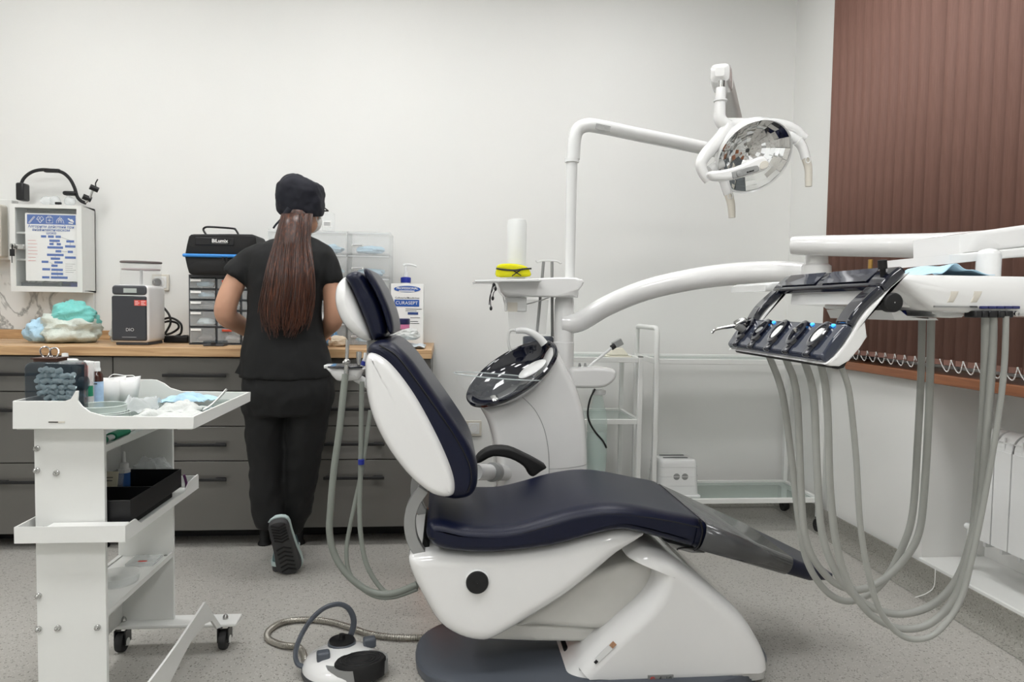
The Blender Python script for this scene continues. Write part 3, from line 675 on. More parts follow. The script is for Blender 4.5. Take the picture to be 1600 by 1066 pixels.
# things stacked in front of the carton
Yj = 3.36; q = P(634, 532, Yj)
t = thing('pouch', 'shiny foil-lined white pouch lying flat at the worktop corner', 'pouch', (q.x, Yj, CT))
m = MB(); xa, xb = P(603, 540, 3.3).x, P(664, 540, 3.3).x
m.patch(lambda u, v: V((xa+(xb-xa)*u, 3.245+.2*v, CT+.006+.022*abs(noise.noise(V((u*4, v*4, 2))))+.01*(1-u))), 18, 12).build('sheet', mat('foil_pouch', (196, 206, 212), .3, noise_amt=.15, bump=.5, bscale=40), t, solid=.004, angle=20)
q = P(632, 515, Yj)
crumple((q.x+.006, Yj, CT+.062), (.062, .05, .034), 4.4, .2).build('tissue_pack', M_crumple, label='crumpled white tissue pack under the pink jar', cat='pack', angle=25)
a, b2 = P(614, 484, Yj), P(640, 501, Yj)
t = thing('jar', 'small pink jar with a navy lid in front of the carton', 'jar', ((a.x+b2.x)/2, Yj, b2.z))
rj = (b2.x-a.x)/2; zb_ = CT+.088
MB().lathe([(.001, 0), (rj*.92, 0), (rj, .006), (rj, .022)], ((a.x+b2.x)/2, Yj, zb_), n=24).build('body', mat('pink_label', (214, 128, 168), .4), t)
MB().lathe([(rj*1.03, .022), (rj*1.05, .024), (rj*1.05, .046), (rj*.98, .049), (.001, .049)], ((a.x+b2.x)/2, Yj, zb_), n=24).build('lid', mat('lid_navy', (34, 36, 78), .35), t)
q = P(526, 536, 3.33); crumple((q.x-.003, 3.40, CT+.022), (.045, .04, .03), 9.1, .2).build('beige_cloth', mat('beige_cloth', (206, 192, 170), .7), label='beige folded cloth on the worktop beside the headrest', cat='cloth')
q = P(515, 522, 3.44); crumple((q.x-.012, 3.47, CT+.035), (.05, .04, .048), 6.1, .25).build('blue_pack', mat('blue_tissue', (112, 158, 200), .6, noise_amt=.1), label='blue wrapped pack on the worktop beside the person\'s right arm', cat='pack')

# ================================================================== NURSE
NYc = 2.93
nb = P(450, 890, NYc)
pz_ = lambda y, x=450, Y=NYc: P(x, y, Y).z
px_ = lambda x, y=600, Y=NYc: P(x, y, Y).x
nurse = thing('person', 'person in black scrubs and navy cap standing at the worktop, back turned', 'person', (nb.x, NYc, 0))
def ring(y, xl, xr, dep, Y, e=2.3, n=28, tilt=0):
    a, b_ = P(xl, y, Y), P(xr, y, Y); z = (a.z+b_.z)/2
    r = ell((a.x+b_.x)/2, Y, z, (b_.x-a.x)/2, dep, n, e)
    return [V((p.x, p.y, p.z+(p.y-Y)*tilt)) for p in r]
def remesh(o, vox, smooth=6, disp=0, dscale=.1, fac=.6):
    md = o.modifiers.new('remesh', 'REMESH'); md.mode = 'VOXEL'; md.voxel_size = vox; md.use_smooth_shade = True
    md = o.modifiers.new('smooth', 'SMOOTH'); md.iterations = smooth; md.factor = fac
    if disp:
        tx = bpy.data.textures.new(o.name+'_folds', 'CLOUDS'); tx.noise_scale = dscale; tx.noise_depth = 2
        md = o.modifiers.new('folds', 'DISPLACE'); md.texture = tx; md.strength = disp; md.mid_level = .5; md.texture_coords = 'LOCAL'
    return o
# skin: head, neck and both arms, one surface
m = MB()
hc = P(470, 322, 3.0)
fdir = V((.42, .87, -.25)).normalized()
side = fdir.cross(V((0, 0, 1))).normalized(); upd = side.cross(fdir)
RH = Matrix((side, fdir, upd)).transposed()
m.ball(hc+V((0, .01, 0)), (.072, .088, .105), 24, 16, RH)
hp = lambda s_, f_, u_: hc+side*s_+fdir*f_+upd*u_
m.ball(hp(0, .055, -.055), (.05, .04, .045), 16, 10, RH); m.ball(hp(0, .1, -.012), (.012, .018, .022), 10, 8, RH)
for s_ in (-1, 1): m.ball(hp(s_*.074, .005, -.012), (.01, .018, .03), 10, 8, RH)
m.tube([P(468, 345, 2.97), P(464, 368, 2.945), P(463, 385, 2.93)], [.05, .05, .06], 16)
def limb(pts, rs): m.tube(cr(pts, 6, False), [rs[0]]*1 if False else rs, 14)
def limb(pts, rs):
    q = cr(pts, 6, False); n_ = len(q); seg = len(rs)-1; rr = []
    for i in range(n_):
        t_ = i/(n_-1)*seg; k_ = min(int(t_), seg-1); rr.append(rs[k_]+(rs[k_+1]-rs[k_])*(t_-k_))
    m.tube(q, rr, 14)
LW, RW = V((px_(400, 512, 3.2), 3.22, CT+.055)), V((px_(500, 512, 3.2), 3.22, CT+.055))
limb([P(396, 404, 2.93), P(368, 440, 2.912), P(352, 488, 2.90), P(372, 506, 3.02), LW], [.03, .043, .043, .038, .026])
limb([P(508, 408, 2.93), P(518, 450, 2.92), P(521, 497, 2.93), P(512, 512, 3.05), RW], [.028, .038, .04, .036, .026])
def hand(w_, sx):
    m.ball(w_+V((sx*.01, .045, -.012)), (.038, .05, .016), 14, 8)
    for k_, (dx, L) in enumerate(((-.028, .06), (-.01, .072), (.009, .068), (.027, .052))):
        b0 = w_+V((sx*.01+dx, .085, -.012)); m.tube(cr([b0, b0+V((dx*.2, L*.5, .004)), b0+V((dx*.2, L*.85, -.012))], 3, False), [.0095, .007], 8)
    b0 = w_+V((sx*.04, .03, -.012)); m.tube(cr([b0, b0+V((sx*.022, .025, -.002)), b0+V((sx*.024, .05, -.012))], 3, False), [.011, .008], 8)
hand(LW, 1); hand(RW, -1)
body = remesh(m.build('body', M_skin, nurse), .0065, 5)
# face details
for s_ in (-1, 1): MB().ball(hp(s_*.03, .083, .012), (.012, .008, .007), 10, 8, RH).build('eye', M_paper, nurse)
mk = MB(); mk.ball(hp(0, .078, -.042), (.052, .036, .046), 18, 12, RH).build('face_mask', M_paper, nurse)
for s_ in (-1, 1):
    q = cr([hp(s_*.052, .07, -.03), hp(s_*.072, .03, -.02), hp(s_*.084, -.005, 0), hp(s_*.082, -.012, -.03), hp(s_*.06, .05, -.06)], 5, False)
    MB().tube(q, .0018, 6).build('mask_loop', M_paper, nurse)
g = MB(); g.tube([hp(.078, 0, .012), hp(.072, .085, .012)], .003, 6); g.tube([hp(-.078, 0, .012), hp(-.072, .085, .012)], .003, 6); g.tube([hp(-.072, .088, .012), hp(.072, .088, .012)], .003, 6); g.build('glasses', M_black, nurse)
# scrub top
m = MB()
m.loft([ring(370, 443, 486, .055, 2.945), ring(376, 424, 502, .075, 2.94), ring(384, 400, 516, .092, 2.935), ring(396, 386, 524, .105, 2.93), ring(420, 386, 518, .115, 2.925), ring(450, 389, 507, .118, 2.925), ring(485, 388, 502, .115, 2.925), ring(515, 384, 504, .118, 2.925), ring(545, 379, 513, .128, 2.925), ring(572, 376, 519, .138, 2.925), ring(590, 375, 521, .142, 2.925)])
m.tube(cr([P(410, 400, 2.93), P(391, 409, 2.925), P(377, 422, 2.918), P(366.5, 435, 2.912)], 4, False), [.05, .059, .060, .058], 18)
m.tube(cr([P(498, 402, 2.93), P(511, 411, 2.925), P(516, 426, 2.92), P(517.5, 443, 2.92)], 4, False), [.05, .054, .050, .046], 18)
remesh(m.build('scrub_top', M_scrub, nurse), .010, 6, .014, .085)
q = P(379, 575, 2.87); MB().loft([[q+V((-.002, 0, .035)), q+V((.02, 0, .04)), q+V((.02, .01, .04)), q+V((-.002, .01, .035))], [q+V((-.03, 0, -.02)), q+V((0, 0, -.03)), q+V((0, .01, -.03)), q+V((-.03, .01, -.02))]]).build('waist_tie', M_scrub, nurse)
# trousers
m = MB()
m.loft([ring(575, 380, 518, .125, 2.925), ring(600, 379, 522, .135, 2.925), ring(625, 379, 522, .135, 2.925), ring(645, 382, 516, .12, 2.925)])
def leg(rows, Ys): m.loft([ring(y, a, b_, (px_(b_, y, Y_)-px_(a, y, Y_))/2*d_, Y_, 2.1, 20) for (y, a, b_, d_), Y_ in zip(rows, Ys)])
leg([(610, 380, 449, 1.1), (640, 381, 450, 1.1), (680, 384.5, 446, 1.05), (720, 388, 443.5, 1), (760, 391, 443, 1), (800, 394, 442, 1), (815, 398, 442, 1), (824, 403, 440, 1)], [2.925, 2.925, 2.925, 2.92, 2.905, 2.89, 2.885, 2.885])
leg([(610, 452, 521, 1.1), (640, 450, 517, 1.1), (680, 448, 509, 1.05), (720, 446, 501, 1), (760, 443, 494, 1), (800, 440, 486, 1), (818, 439, 478, 1), (834, 440, 471, 1)], [2.925, 2.925, 2.925, 2.93, 2.945, 2.96, 2.965, 2.965])
remesh(m.build('trousers', M_scrub, nurse), .009, 4, .02, .075)
# cap
m = MB()
zz4 = lambda pts, Y: [P(270+x*.29078, 250+y*.29078, Y) for x, y in pts]
m.loft([ring(338, 441, 502.5, .088, 2.995, 2.4, 32, .12), ring(330, 435, 504.5, .095, 2.995, 2.5, 32, .1), ring(315, 432, 506, .1, 2.995, 2.7, 32, .08), ring(300, 431.5, 506, .102, 2.995, 2.7, 32, .04), ring(290, 434, 503, .098, 2.995, 2.6, 32), ring(281, 441, 488, .08, 2.995, 2.4, 32), ring(275, 449, 473, .05, 2.995, 2.2, 32), ring(272.5, 456, 465, .02, 2.995, 2, 32)])
remesh(m.build('cap', M_capc, nurse), .007, 3, .016, .05)
def ribbon(pts, w_, Y): 
    q = cr(zz4(pts, Y), 4, False); return MB().tube(q, w_, 8, flat=.35, up=(0, 1, 0))
ribbon([(628, 262), (610, 285), (596, 310), (582, 345)], .011, 2.875).build('cap_tie', M_capc, nurse)
ribbon([(606, 290), (575, 325), (552, 350), (540, 368)], .004, 2.88).build('cap_tie', M_capc, nurse)
# long hair: an inner mass and many strands
L_ = [(336, 440, 488), (352, 436, 486), (375, 430, 484), (400, 423, 486), (430, 417, 489), (460, 412, 489), (485, 409, 485), (505, 414, 477), (516, 422, 462)]
yh = [2.885, 2.865, 2.845, 2.815, 2.79, 2.782, 2.778, 2.776, 2.776]
m = MB(); m.loft([ring(y, a+5, b_-6, (.05 if i < 3 else .022), Y_+.015, 2.2, 20) for i, ((y, a, b_), Y_) in enumerate(zip(L_[:-2], yh))])
random.seed(11)
for s_ in range(420):
    u = random.random(); u = .5+.5*math.copysign(abs(2*u-1)**.85, 2*u-1); du = random.uniform(-.12, .12); lv = random.uniform(.0, .022); pts = []
    end = random.choice([5, 6, 6, 7, 7, 8]); dx = random.uniform(-9, 9)
    for i in range(end+1):
        y, a, b_ = L_[i]; f_ = i/8; uu = min(1.02, max(-.02, u+du*f_))
        x = a+(b_-a)*uu+dx*f_*f_; rim = math.sqrt(max(0, 1-(2*uu-1)**2))
        pts.append(P(x, y+random.uniform(-2, 2)+(22*random.random()-8 if i == end else 0), yh[i]+.012-(.026 if i > 2 else .045)*rim*.8-lv*.35))
    m.tube(cr(pts, 3, False), [.0028, .0034, .0030, .0008][0:1]*1 if False else [.0034, .0010], 5)
m.build('hair', M_hair, nurse, angle=70)
m = MB(); m.ball(P(466, 340, 2.95), (.058, .06, .05), 18, 12)
m.build('hair_nape', M_hair, nurse)
# clogs
def clog(name, Mx, sole_m=mat('sole_rubber', (62, 62, 63), .6)):
    pr_ = [(-.125, .0), (-.11, .036), (-.05, .040), (.02, .042), (.08, .047), (.115, .04), (.135, 0), (.115, -.042), (.08, -.05), (.02, -.043), (-.05, -.038), (-.11, -.034)]
    base = cr([(a, b_, 0) for a, b_ in pr_], 3)
    tr = lambda p: Mx @ V(p)
    sole = MB().loft([[tr((p.x*.98, p.y*.98, 0)) for p in base], [tr((p.x, p.y, .006)) for p in base], [tr((p.x*1.01, p.y*1.01, .024)) for p in base]]).build('clog_sole', sole_m, nurse)
    MB().loft([[tr((p.x*1.05, p.y*1.1, .0245)) for p in base], [tr((p.x*1.06, p.y*1.12, .040)) for p in base]]).build('clog_rim', mat('clog_teal', (186, 202, 200), .5), nurse)
    MB().loft([[tr((p.x*1.0, p.y, .034)) for p in base], [tr((p.x*.97+.003, p.y*.98, .055)) for p in base], [tr((p.x*.86+.01, p.y*.85, .08)) for p in base], [tr((p.x*.6+.02, p.y*.55, .095)) for p in base]]).build('clog_upper', mat('clog_pattern', (62, 88, 92), .5, noise_amt=.7, scale=60), nurse)
    for cx, L, sgn in ((-.075, .05, 1), (.06, .075, -1)):
        for k_ in range(6):
            x = cx-L*.7+k_*L*.28
            MB().tube([tr((x, -.028, -.002)), tr((x+.012*sgn, 0, -.002)), tr((x, .028, -.002))], .0032, 5).build('tread', M_blackm, sole)
# standing foot points to the worktop
q = PZ(440, 889, 0)
clog('clog', Matrix.Translation(V((q.x-.005, 3.04, .003))) @ Matrix.Rotation(math.radians(97), 4, 'Z'))
# raised heel: sole towards the camera, toe on the floor
hl, toe = P(430, 822, 2.87), P(452, 905, 2.87)
ax = (P(455, 907, 2.90)-P(431, 812, 2.80)).normalized(); nn = V((-.12, 1, .3)); nn = (nn-ax*nn.dot(ax)).normalized(); sd = nn.cross(ax)
ctr = (P(455, 905, 2.90)+P(431, 812, 2.80))/2
Mx = Matrix(((ax.x, sd.x, nn.x, ctr.x), (ax.y, sd.y, nn.y, ctr.y), (ax.z, sd.z, nn.z, ctr.z+.008), (0, 0, 0, 1)))
clog('clog', Mx)
# ================================================================== INSTRUMENT TROLLEY
tx0, tx1, ty0, ty1, tz = -1.037, -.617, 1.80, 2.31, .787
t = thing('trolley', 'white metal instrument trolley on castors at the left', 'trolley', (-.86, 2.05, 0))
def wall_prof(Y, peak):
    top = [(19.5, 627), (60, 627), (100, 627)] + ([(110, 624), (118, 611), (122, 611), (121, 626)] if peak else [(112, 628)]) + [(128, 635), (140, 644), (163, 650.5), (303, 652)]
    pts = [P(a, b_, 1.8) for a, b_ in top]; pts = [V((p.x, Y, p.z)) for p in pts]
    return pts+[V((tx1, Y, tz-.002)), V((tx0, Y, tz-.002))]
tray = MB().prism(wall_prof(ty0, True), (0, .006, 0)).build('tray_front_wall', M_matt, t, bevel=.001)
MB().prism(wall_prof(ty1-.006, False), (0, .006, 0)).build('tray_back_wall', M_matt, t, bevel=.001)
MB().bb(tx0, tx0+.006, ty0+.006, ty1-.006, tz-.002, .853).build('tray_side_wall', M_matt, t)
MB().bb(tx1-.006, tx1, ty0+.006, ty1-.006, tz-.002, .8152).build('tray_side_wall', M_matt, t)
MB().bb(tx0+.007, tx1-.007, ty0+.007, ty1-.007, tz-.001, tz+.004).build('glass_top', mat('green_glass', (150, 172, 164), .04, alpha=.4), t)
m = MB(); m.bb(tx0+.006, tx0+.04, ty0+.006, ty1-.006, tz-.004, tz-.0015).bb(tx1-.04, tx1-.006, ty0+.006, ty1-.006, tz-.004, tz-.0015).bb(tx0+.006, tx1-.1, ty0+.006, ty0+.12, tz-.004, tz-.0015).build('tray_ledge', M_matt, t)
a, b_ = P(76, 660, ty0-.001), P(101, 660, ty0-.001)
MB().bb(a.x, b_.x, ty0-.0015, ty0, a.z-.0015, a.z+.0025).build('maker_plate', M_offw, t); MB().bb(a.x, a.x+.022, ty0-.002, ty0-.0014, a.z-.0008, a.z+.0016).build('plate_print', M_text, t)
for Y in (1.85, 2.295):
    m = MB().bb(-1.016, -.850, Y, Y+.012, .062, tz-.003)
    m.build('side_panel', M_matt, t, bevel=.001)
MB().bb(-1.016, -1.004, 1.862, 2.295, .55, tz-.003).build('upper_back_panel', M_matt, t)
MB().bb(-1.016, -1.004, 1.862, 2.295, .09, .30).build('lower_back_panel', M_matt, t)
# acorn nuts on the near panel
nuts = [(58, 701), (58, 735), (89, 739), (68, 827), (153, 827), (61, 931), (61, 983), (91, 981), (153, 980)]
for a, b_ in nuts:
    q = P(a, b_, 1.85); MB().lathe([(.0075, 0), (.0075, .004), (.006, .005), (.0058, .009), (.003, .013), (.0003, .0135)], q, Matrix.Rotation(math.pi/2, 3, 'X'), n=12).build('acorn_nut', M_steel, t)
for a, b_ in ((209, 873), (259, 870)):
    q = P(a, b_, 2.294); MB().lathe([(.0075, 0), (.006, .006), (.0003, .008)], q, Matrix.Rotation(math.pi/2, 3, 'X'), n=10).build('acorn_nut', M_steel, t)
# shelves
MB().bb(-1.002, -.852, 1.863, 2.294, .716, .722).bb(-.858, -.852, 1.863, 2.294, .722, .733).build('upper_shelf', M_matt, t)
s3x0, s3x1, s3z = -1.038, -.780, .508
def lip(Y): return MB().bb(s3x0, s3x1, Y, Y+.004, s3z, .545)
lip(1.80).build('shelf_front_wall', M_matt, t); lip(2.296+.02).build('shelf_back_wall', M_matt, t)
MB().bb(s3x0, s3x0+.004, 1.804, 2.316, s3z, .545).build('shelf_side_wall', M_matt, t)
MB().prism([V((s3x1-.004, 1.804, s3z)), V((s3x1-.004, 1.804, .545)), V((s3x1-.004, 1.86, .545)), V((s3x1-.004, 1.89, .525)), V((s3x1-.004, 2.2, .525)), V((s3x1-.004, 2.24, .545)), V((s3x1-.004, 2.316, .55)), V((s3x1-.004, 2.316, s3z))], (.004, 0, 0)).build('shelf_side_wall', M_matt, t)
MB().bb(s3x0, s3x1, 1.80, 2.32, s3z-.003, s3z).build('middle_shelf', M_matt, t)
MB().bb(-1.002, -.852, 1.863, 2.294, .292, .297).bb(-.856, -.851, 1.863, 2.294, .297, .308).build('lower_shelf', M_matt, t)
# base bars, castors, arched foot plate
for Y in (1.85, 2.29):
    MB().bb(-1.03, -.648, Y-.035, Y+.04, .078, .09).build('base_bar', M_matt, t, bevel=.004)
    for x in (-1.0, -.69):
        c = MB().bb(x-.016, x+.016, Y-.016, Y+.016, .07, .0775).bb(x-.018, x-.013, Y-.03, Y+.014, .025, .072).bb(x+.013, x+.018, Y-.03, Y+.014, .025, .072).build('castor', M_black, t, bevel=.002)
        MB().lathe([(.018, -.011), (.029, -.011), (.031, -.006), (.031, .006), (.029, .011), (.018, .011)], (x, Y-.014, .0315), Matrix.Rotation(math.pi/2, 3, 'Y'), n=22, cap=True).build('wheel', M_rubber, c)
        MB().cyl((x+.012, Y-.014, .0315), (x+.0195, Y-.014, .0315), .012, n=14).build('hub', M_matt, c)
        MB().lathe([(.009, 0), (.009, .006), (.006, .012), (.0005, .016)], (x, Y, .0905), n=12).build('acorn_nut', M_steel, t)
zf = lambda pts: [PX(x*.25, 800+y*.25, -.70) for x, y in pts]
m = MB().prism(zf([(1270, 565), (1375, 720), (1345, 732), (1312, 682), (1270, 700), (1240, 742), (1180, 815), (1130, 905), (1050, 1066), (1000, 1180), (860, 1180), (920, 1064), (1010, 945), (1100, 820), (1180, 700)]), (.006, 0, 0)); m.build('arched_foot_plate', M_matt, t)
# ------------------------------------------------------------------ things on the trolley top
TZ = tz+.0048
# cotton roll dispenser
YD = 1.845
x0, x1 = P(37, 600, YD).x, P(112, 600, YD).x; zt = P(75, 567, YD).z
d = thing('cotton_dispenser', 'smoky dispenser box full of white cotton rolls on the trolley', 'dispenser', ((x0+x1)/2, YD+.04, TZ))
MB().pillow(rrect(x0, x1, TZ, zt, .016), YD, YD+.085, .006, 3).build('case', M_smoke, d)
MB().bb(x0+.010, x1-.008, YD+.074, YD+.079, TZ+.006, zt-.010).build('rear_plate', mat('dark_smoke', (38, 44, 52), .3), d)
poly = [(.10, .64), (.2, .86), (.41, .91), (.57, .9), (.7, .82), (.95, .8), (.97, .42), (.77, .12), (.56, .24), (.31, .42)]
def inside(u, v):
    c = False; n = len(poly)
    for i in range(n):
        (xa, ya), (xb, yb) = poly[i], poly[(i+1) % n]
        if (ya > v) != (yb > v) and u < (xb-xa)*(v-ya)/(yb-ya)+xa: c = not c
    return c
random.seed(21)
for r in range(11):
    for c_ in range(11):
        u, v = (c_+.5+.5*(r % 2))/11.2, (r+.5)/11
        if not inside(u, v): continue
        p = V((x0+(x1-x0)*u+random.uniform(-.002, .002), YD+.017+random.uniform(0, .008), TZ+(zt-TZ)*v+random.uniform(-.002, .002)))
        dr = V((random.uniform(-.7, .7), 1, random.uniform(-.5, .5))).normalized() if random.random() < .55 else V((1, .2, random.uniform(-.7, .7))).normalized()
        MB().cyl(p-dr*.009, p+dr*.009, .0066, n=9).build('cotton_roll', M_cotton, d, bevel=.002)
MB().cyl((x1-.002, YD+.05, TZ+.095), (x1+.011, YD+.05, TZ+.095), .017, n=24).build('turn_knob', M_smoke, d)
# scissors in brown holder on the dispenser
YS = YD+.05
q = P(78, 562, YS)
zt0 = zt; zt = zt+.010
d = thing('scissors', 'steel scissors standing handles up on the brown holder', 'scissors', (q.x, YS, zt))
for (cx, cz, rx) in ((70.5, 551, 7), (85, 552.5, 6)):
    c = P(cx, cz, YS); pts = [c+V((rx*.0016*math.cos(a*math.pi/10), .004*math.sin(a*math.pi/5), .0145*math.sin(a*math.pi/10))) for a in range(21)]
    MB().tube(pts, .0021, 7).build('finger_ring', M_steel, d)
    MB().tube([P(cx+(3 if cx < 75 else -3), 558, YS), V((P(78, 562, YS).x, YS, zt+.001))], .0024, 6).build('blade', M_steel, d)
a, b_ = P(61, 561, YS), P(97, 566.5, YS)
MB().bb(a.x, b_.x, YS-.025, YS+.025, zt0+.0005, zt0+.007).bb(a.x-.004, b_.x+.002, YS-.03, YS+.03, zt0+.0065, zt0+.0095).build('holder_tray', mat('brown_plastic', (72, 42, 30), .4), label='brown plastic holder tray on top of the cotton dispenser', cat='tray')
# bottles and cups
q = P(104, 560, 2.12); zz_ = lambda y, x, Y: P(x, y, Y).z
d = thing('bottle', 'white plastic bottle with a narrow cap behind the cotton dispenser', 'bottle', (q.x, 2.12, TZ))
MB().lathe([(.001, TZ), (.026, TZ), (.027, TZ+.01), (.027, zz_(566, 104, 2.12)), (.02, zz_(561, 104, 2.12)), (.009, zz_(560, 104, 2.12))], (q.x+.008, 2.12, 0), n=20).build('flask', M_white, d)
MB().lathe([(.009, zz_(560, 104, 2.12)), (.008, zz_(552, 104, 2.12)), (.001, zz_(551.5, 104, 2.12))], (q.x-.004, 2.12, 0), n=14).build('cap', M_white, d)
Y = 2.03; a, b_ = P(120, 566, Y), P(146, 566, Y)
d = thing('stick_cup', 'clear cup holding orange sticks on the trolley', 'cup', ((a.x+b_.x)/2, Y, TZ))
MB().lathe([(.001, TZ), (.02, TZ), (.0225, TZ+.004), (.0228, a.z), (.0212, a.z), (.0205, TZ+.006), (.001, TZ+.006)], ((a.x+b_.x)/2, Y, 0), n=26).build('glass', M_clear, d)
random.seed(4)
for i in range(16):
    x, y = random.uniform(-.014, .006), random.uniform(-.014, .008)
    MB().tube([V(((a.x+b_.x)/2+x*.5, Y+y*.6, TZ+.007)), V(((a.x+b_.x)/2+x-.001, Y+y, a.z-random.uniform(0, .012)))], .0019, 6).build('stick', mat('orange_stick', (224, 92, 58), .5), d)
MB().bb((a.x+b_.x)/2+.009, (a.x+b_.x)/2+.019, Y+.002, Y+.004, TZ+.008, a.z-.004).build('paper_strip', M_paper, d)
q = P(141, 600, 1.99); 
d = thing('vial', 'small clear vial with a green label in front of the orange sticks', 'vial', (q.x, 1.985, TZ))
MB().lathe([(.001, TZ), (.008, TZ), (.0085, TZ+.002), (.0085, P(141, 597, 1.985).z), (.007, P(141, 596, 1.985).z)], (q.x, 1.985, 0), n=16).build('tube', M_clear, d)
MB().lathe([(.009, P(141, 619, 1.985).z), (.009, P(141, 603, 1.985).z)], (q.x, 1.985, 0), n=16).build('green_label', mat('green_label', (30, 132, 96), .4), d)
Y = 2.06; q = P(152, 600, Y); z_ = lambda y: P(152, y, Y).z
d = thing('bottle', 'brown glass bottle with white cap and blue label on the trolley', 'bottle', (q.x, Y, TZ))
MB().lathe([(.001, TZ), (.0145, TZ), (.015, TZ+.003), (.015, z_(590)), (.0135, z_(585)), (.0075, z_(580)), (.0075, z_(578))], (q.x, Y, 0), n=22).build('flask', mat('amber_glass', (62, 30, 20), .1, coat=.5), d)
MB().lathe([(.009, z_(580)), (.0088, z_(576)), (.0075, z_(575)), (.0075, z_(566)), (.006, z_(565)), (.0005, z_(565))], (q.x, Y, 0), n=18).build('cap', M_white, d)
MB().lathe([(.0154, TZ+.006), (.0154, z_(596))], (q.x, Y, 0), n=22).build('label_band', mat('blue_white_label', (168, 196, 226), .5, noise_amt=.25, scale=80), d)
MB().box((q.x, Y-.0158, z_(599)), (.014, .001, .003)).build('label_print', M_text, d)
crumple((P(130, 561, 2.16).x, 2.17, TZ+.11), (.04, .03, .02), 2.2, .2, flatb=False).build('tissue', M_crumple, label='white tissue on top of the clear sleeves behind the stick cup', cat='tissue')
MB().bb(P(118, 590, 2.15).x, P(140, 590, 2.15).x, 2.15, 2.19, TZ, TZ+.102).build('sleeve_box', M_paper, bevel=.002, label='white paper sleeve box behind the stick cup', cat='box')
# petri dish stack
q = P(155, 640, 1.9)
for i, (lab, dx) in enumerate((('lower', .006), ('upper', 0))):
    zb_ = TZ+.0005+i*.019; c = (q.x+dx, 1.915, zb_); R_ = .06-.002*i
    MB().lathe([(.001, 0), (R_, 0), (R_, .017), (R_-.002, .017), (R_-.002, .002), (.001, .002)], c, n=44).build('glass_dish', M_dish, label='round clear glass dish on the trolley, %s of two' % lab, cat='dish', group='glass dishes on the trolley')
    rim = bpy.data.objects[[o.name for o in bpy.data.objects if o.name.startswith('glass_dish')][-1]]
    for hz in (.001, .017): MB().tube([V((c[0]+R_*math.cos(k_*math.pi/18), c[1]+R_*math.sin(k_*math.pi/18), c[2]+hz)) for k_ in range(37)], .0013, 6).build('rim', mat('rim_white_glass', (222, 230, 226), .05, alpha=.85), rim)
for i, (px__, py__) in enumerate(((152, 622), (160, 615))):
    q = P(px__, py__, 2.0+.05*i); MB().bb(q.x-.012, q.x+.012, q.y-.01, q.y+.01, TZ+.0005, TZ+.006).build('metal_plate', M_steel, bevel=.001, label='tiny steel plate beside the brown bottle, %s one' % ('nearer', 'farther')[i], cat='plate')
# folded paper cups
for i, (pa_, lab) in enumerate((((162, 190), 'left'), ((186, 213), 'right'))):
    Y = 2.17+.02*i; a, b_ = P(pa_[0], 605, Y), P(pa_[1], 605, Y); zt2 = P(180, 589, Y).z; zb2 = TZ+.002; mx = (a.x+b_.x)/2
    MB().loft([[V((a.x+.006, Y-.02, zb2)), V((b_.x-.006, Y-.02, zb2)), V((b_.x-.006, Y+.02, zb2)), V((a.x+.006, Y+.02, zb2))], [V((a.x, Y-.03, zt2)), V((b_.x, Y-.03, zt2-.012)), V((b_.x, Y+.03, zt2)), V((a.x, Y+.03, zt2-.006))]], cap=False).build('paper_cup', M_paper, solid=.0015, angle=20, label='folded white paper cup at the back of the trolley, %s one' % lab, cat='paper cup')
q = cr([P(170, 590, 2.2), P(178, 585, 2.2), P(195, 587, 2.2), P(208, 587, 2.2), P(212, 592, 2.2)], 5, False); MB().tube(q, .0012, 6).build('elastic_loop', M_paper, label='thin white elastic loop over the folded paper cups', cat='elastic')
# crumpled wrappers, mask
def sheet(pts, Y0, Y1, seed, amp, mat_, name, label, cat, thick=.0012, base=.002):
    xa, xb = pts; m = MB()
    def fn(u, v):
        e = min(u, 1-u, v, 1-v); rag = .025*noise.noise(V((u*2.5+seed, v*2.5, 1)))
        x = xa+(xb-xa)*u+.03*noise.noise(V((v*2.5, seed, u*1.5))); y = Y0+(Y1-Y0)*v+.03*noise.noise(V((u*2.5, v, seed+5)))
        h = amp*(.35+noise.noise(V((u*2.2, v*2.2, seed))))*min(1, e*5)+amp*.3*abs(noise.noise(V((u*6, v*6, seed+1))))
        return V((min(x, tx1-.012), min(max(y, ty0+.012), ty1-.012), TZ+base+max(0, h)))
    m.patch(fn, 34, 26)
    return m.build(name, mat_, angle=40, solid=thick, label=label, cat=cat)
sheet((-.895, -.815), 1.97, 2.17, 1.5, .05, M_film, 'plastic_wrap', 'crumpled clear plastic wrap beside the glass dishes', 'wrap')
sheet((-.80, -.645), 1.825, 1.97, 3.7, .026, M_crumple, 'wrapper', 'crumpled white paper wrapper near the trolley front lip', 'wrapper')
sheet((-.80, -.68), 2.01, 2.10, 6.1, .03, M_crumple, 'glove', 'crumpled white glove in the middle of the trolley', 'glove')
sheet((-.845, -.70), 2.16, 2.26, 9.2, .03, M_mask, 'medical_mask', 'pale blue medical mask lying at the back of the trolley', 'mask', base=.010)
q = P(316, 606, 2.12); m = MB(); m.patch(lambda u, v: V((-.672+.035*u, 2.03+.03*v+.08*u, TZ+.004+.045*u**1.5+.006*math.sin(v*3))), 10, 3); m.build('wrapper_strip', M_paper, solid=.001, label='white paper strip curling up at the right of the trolley top', cat='strip')
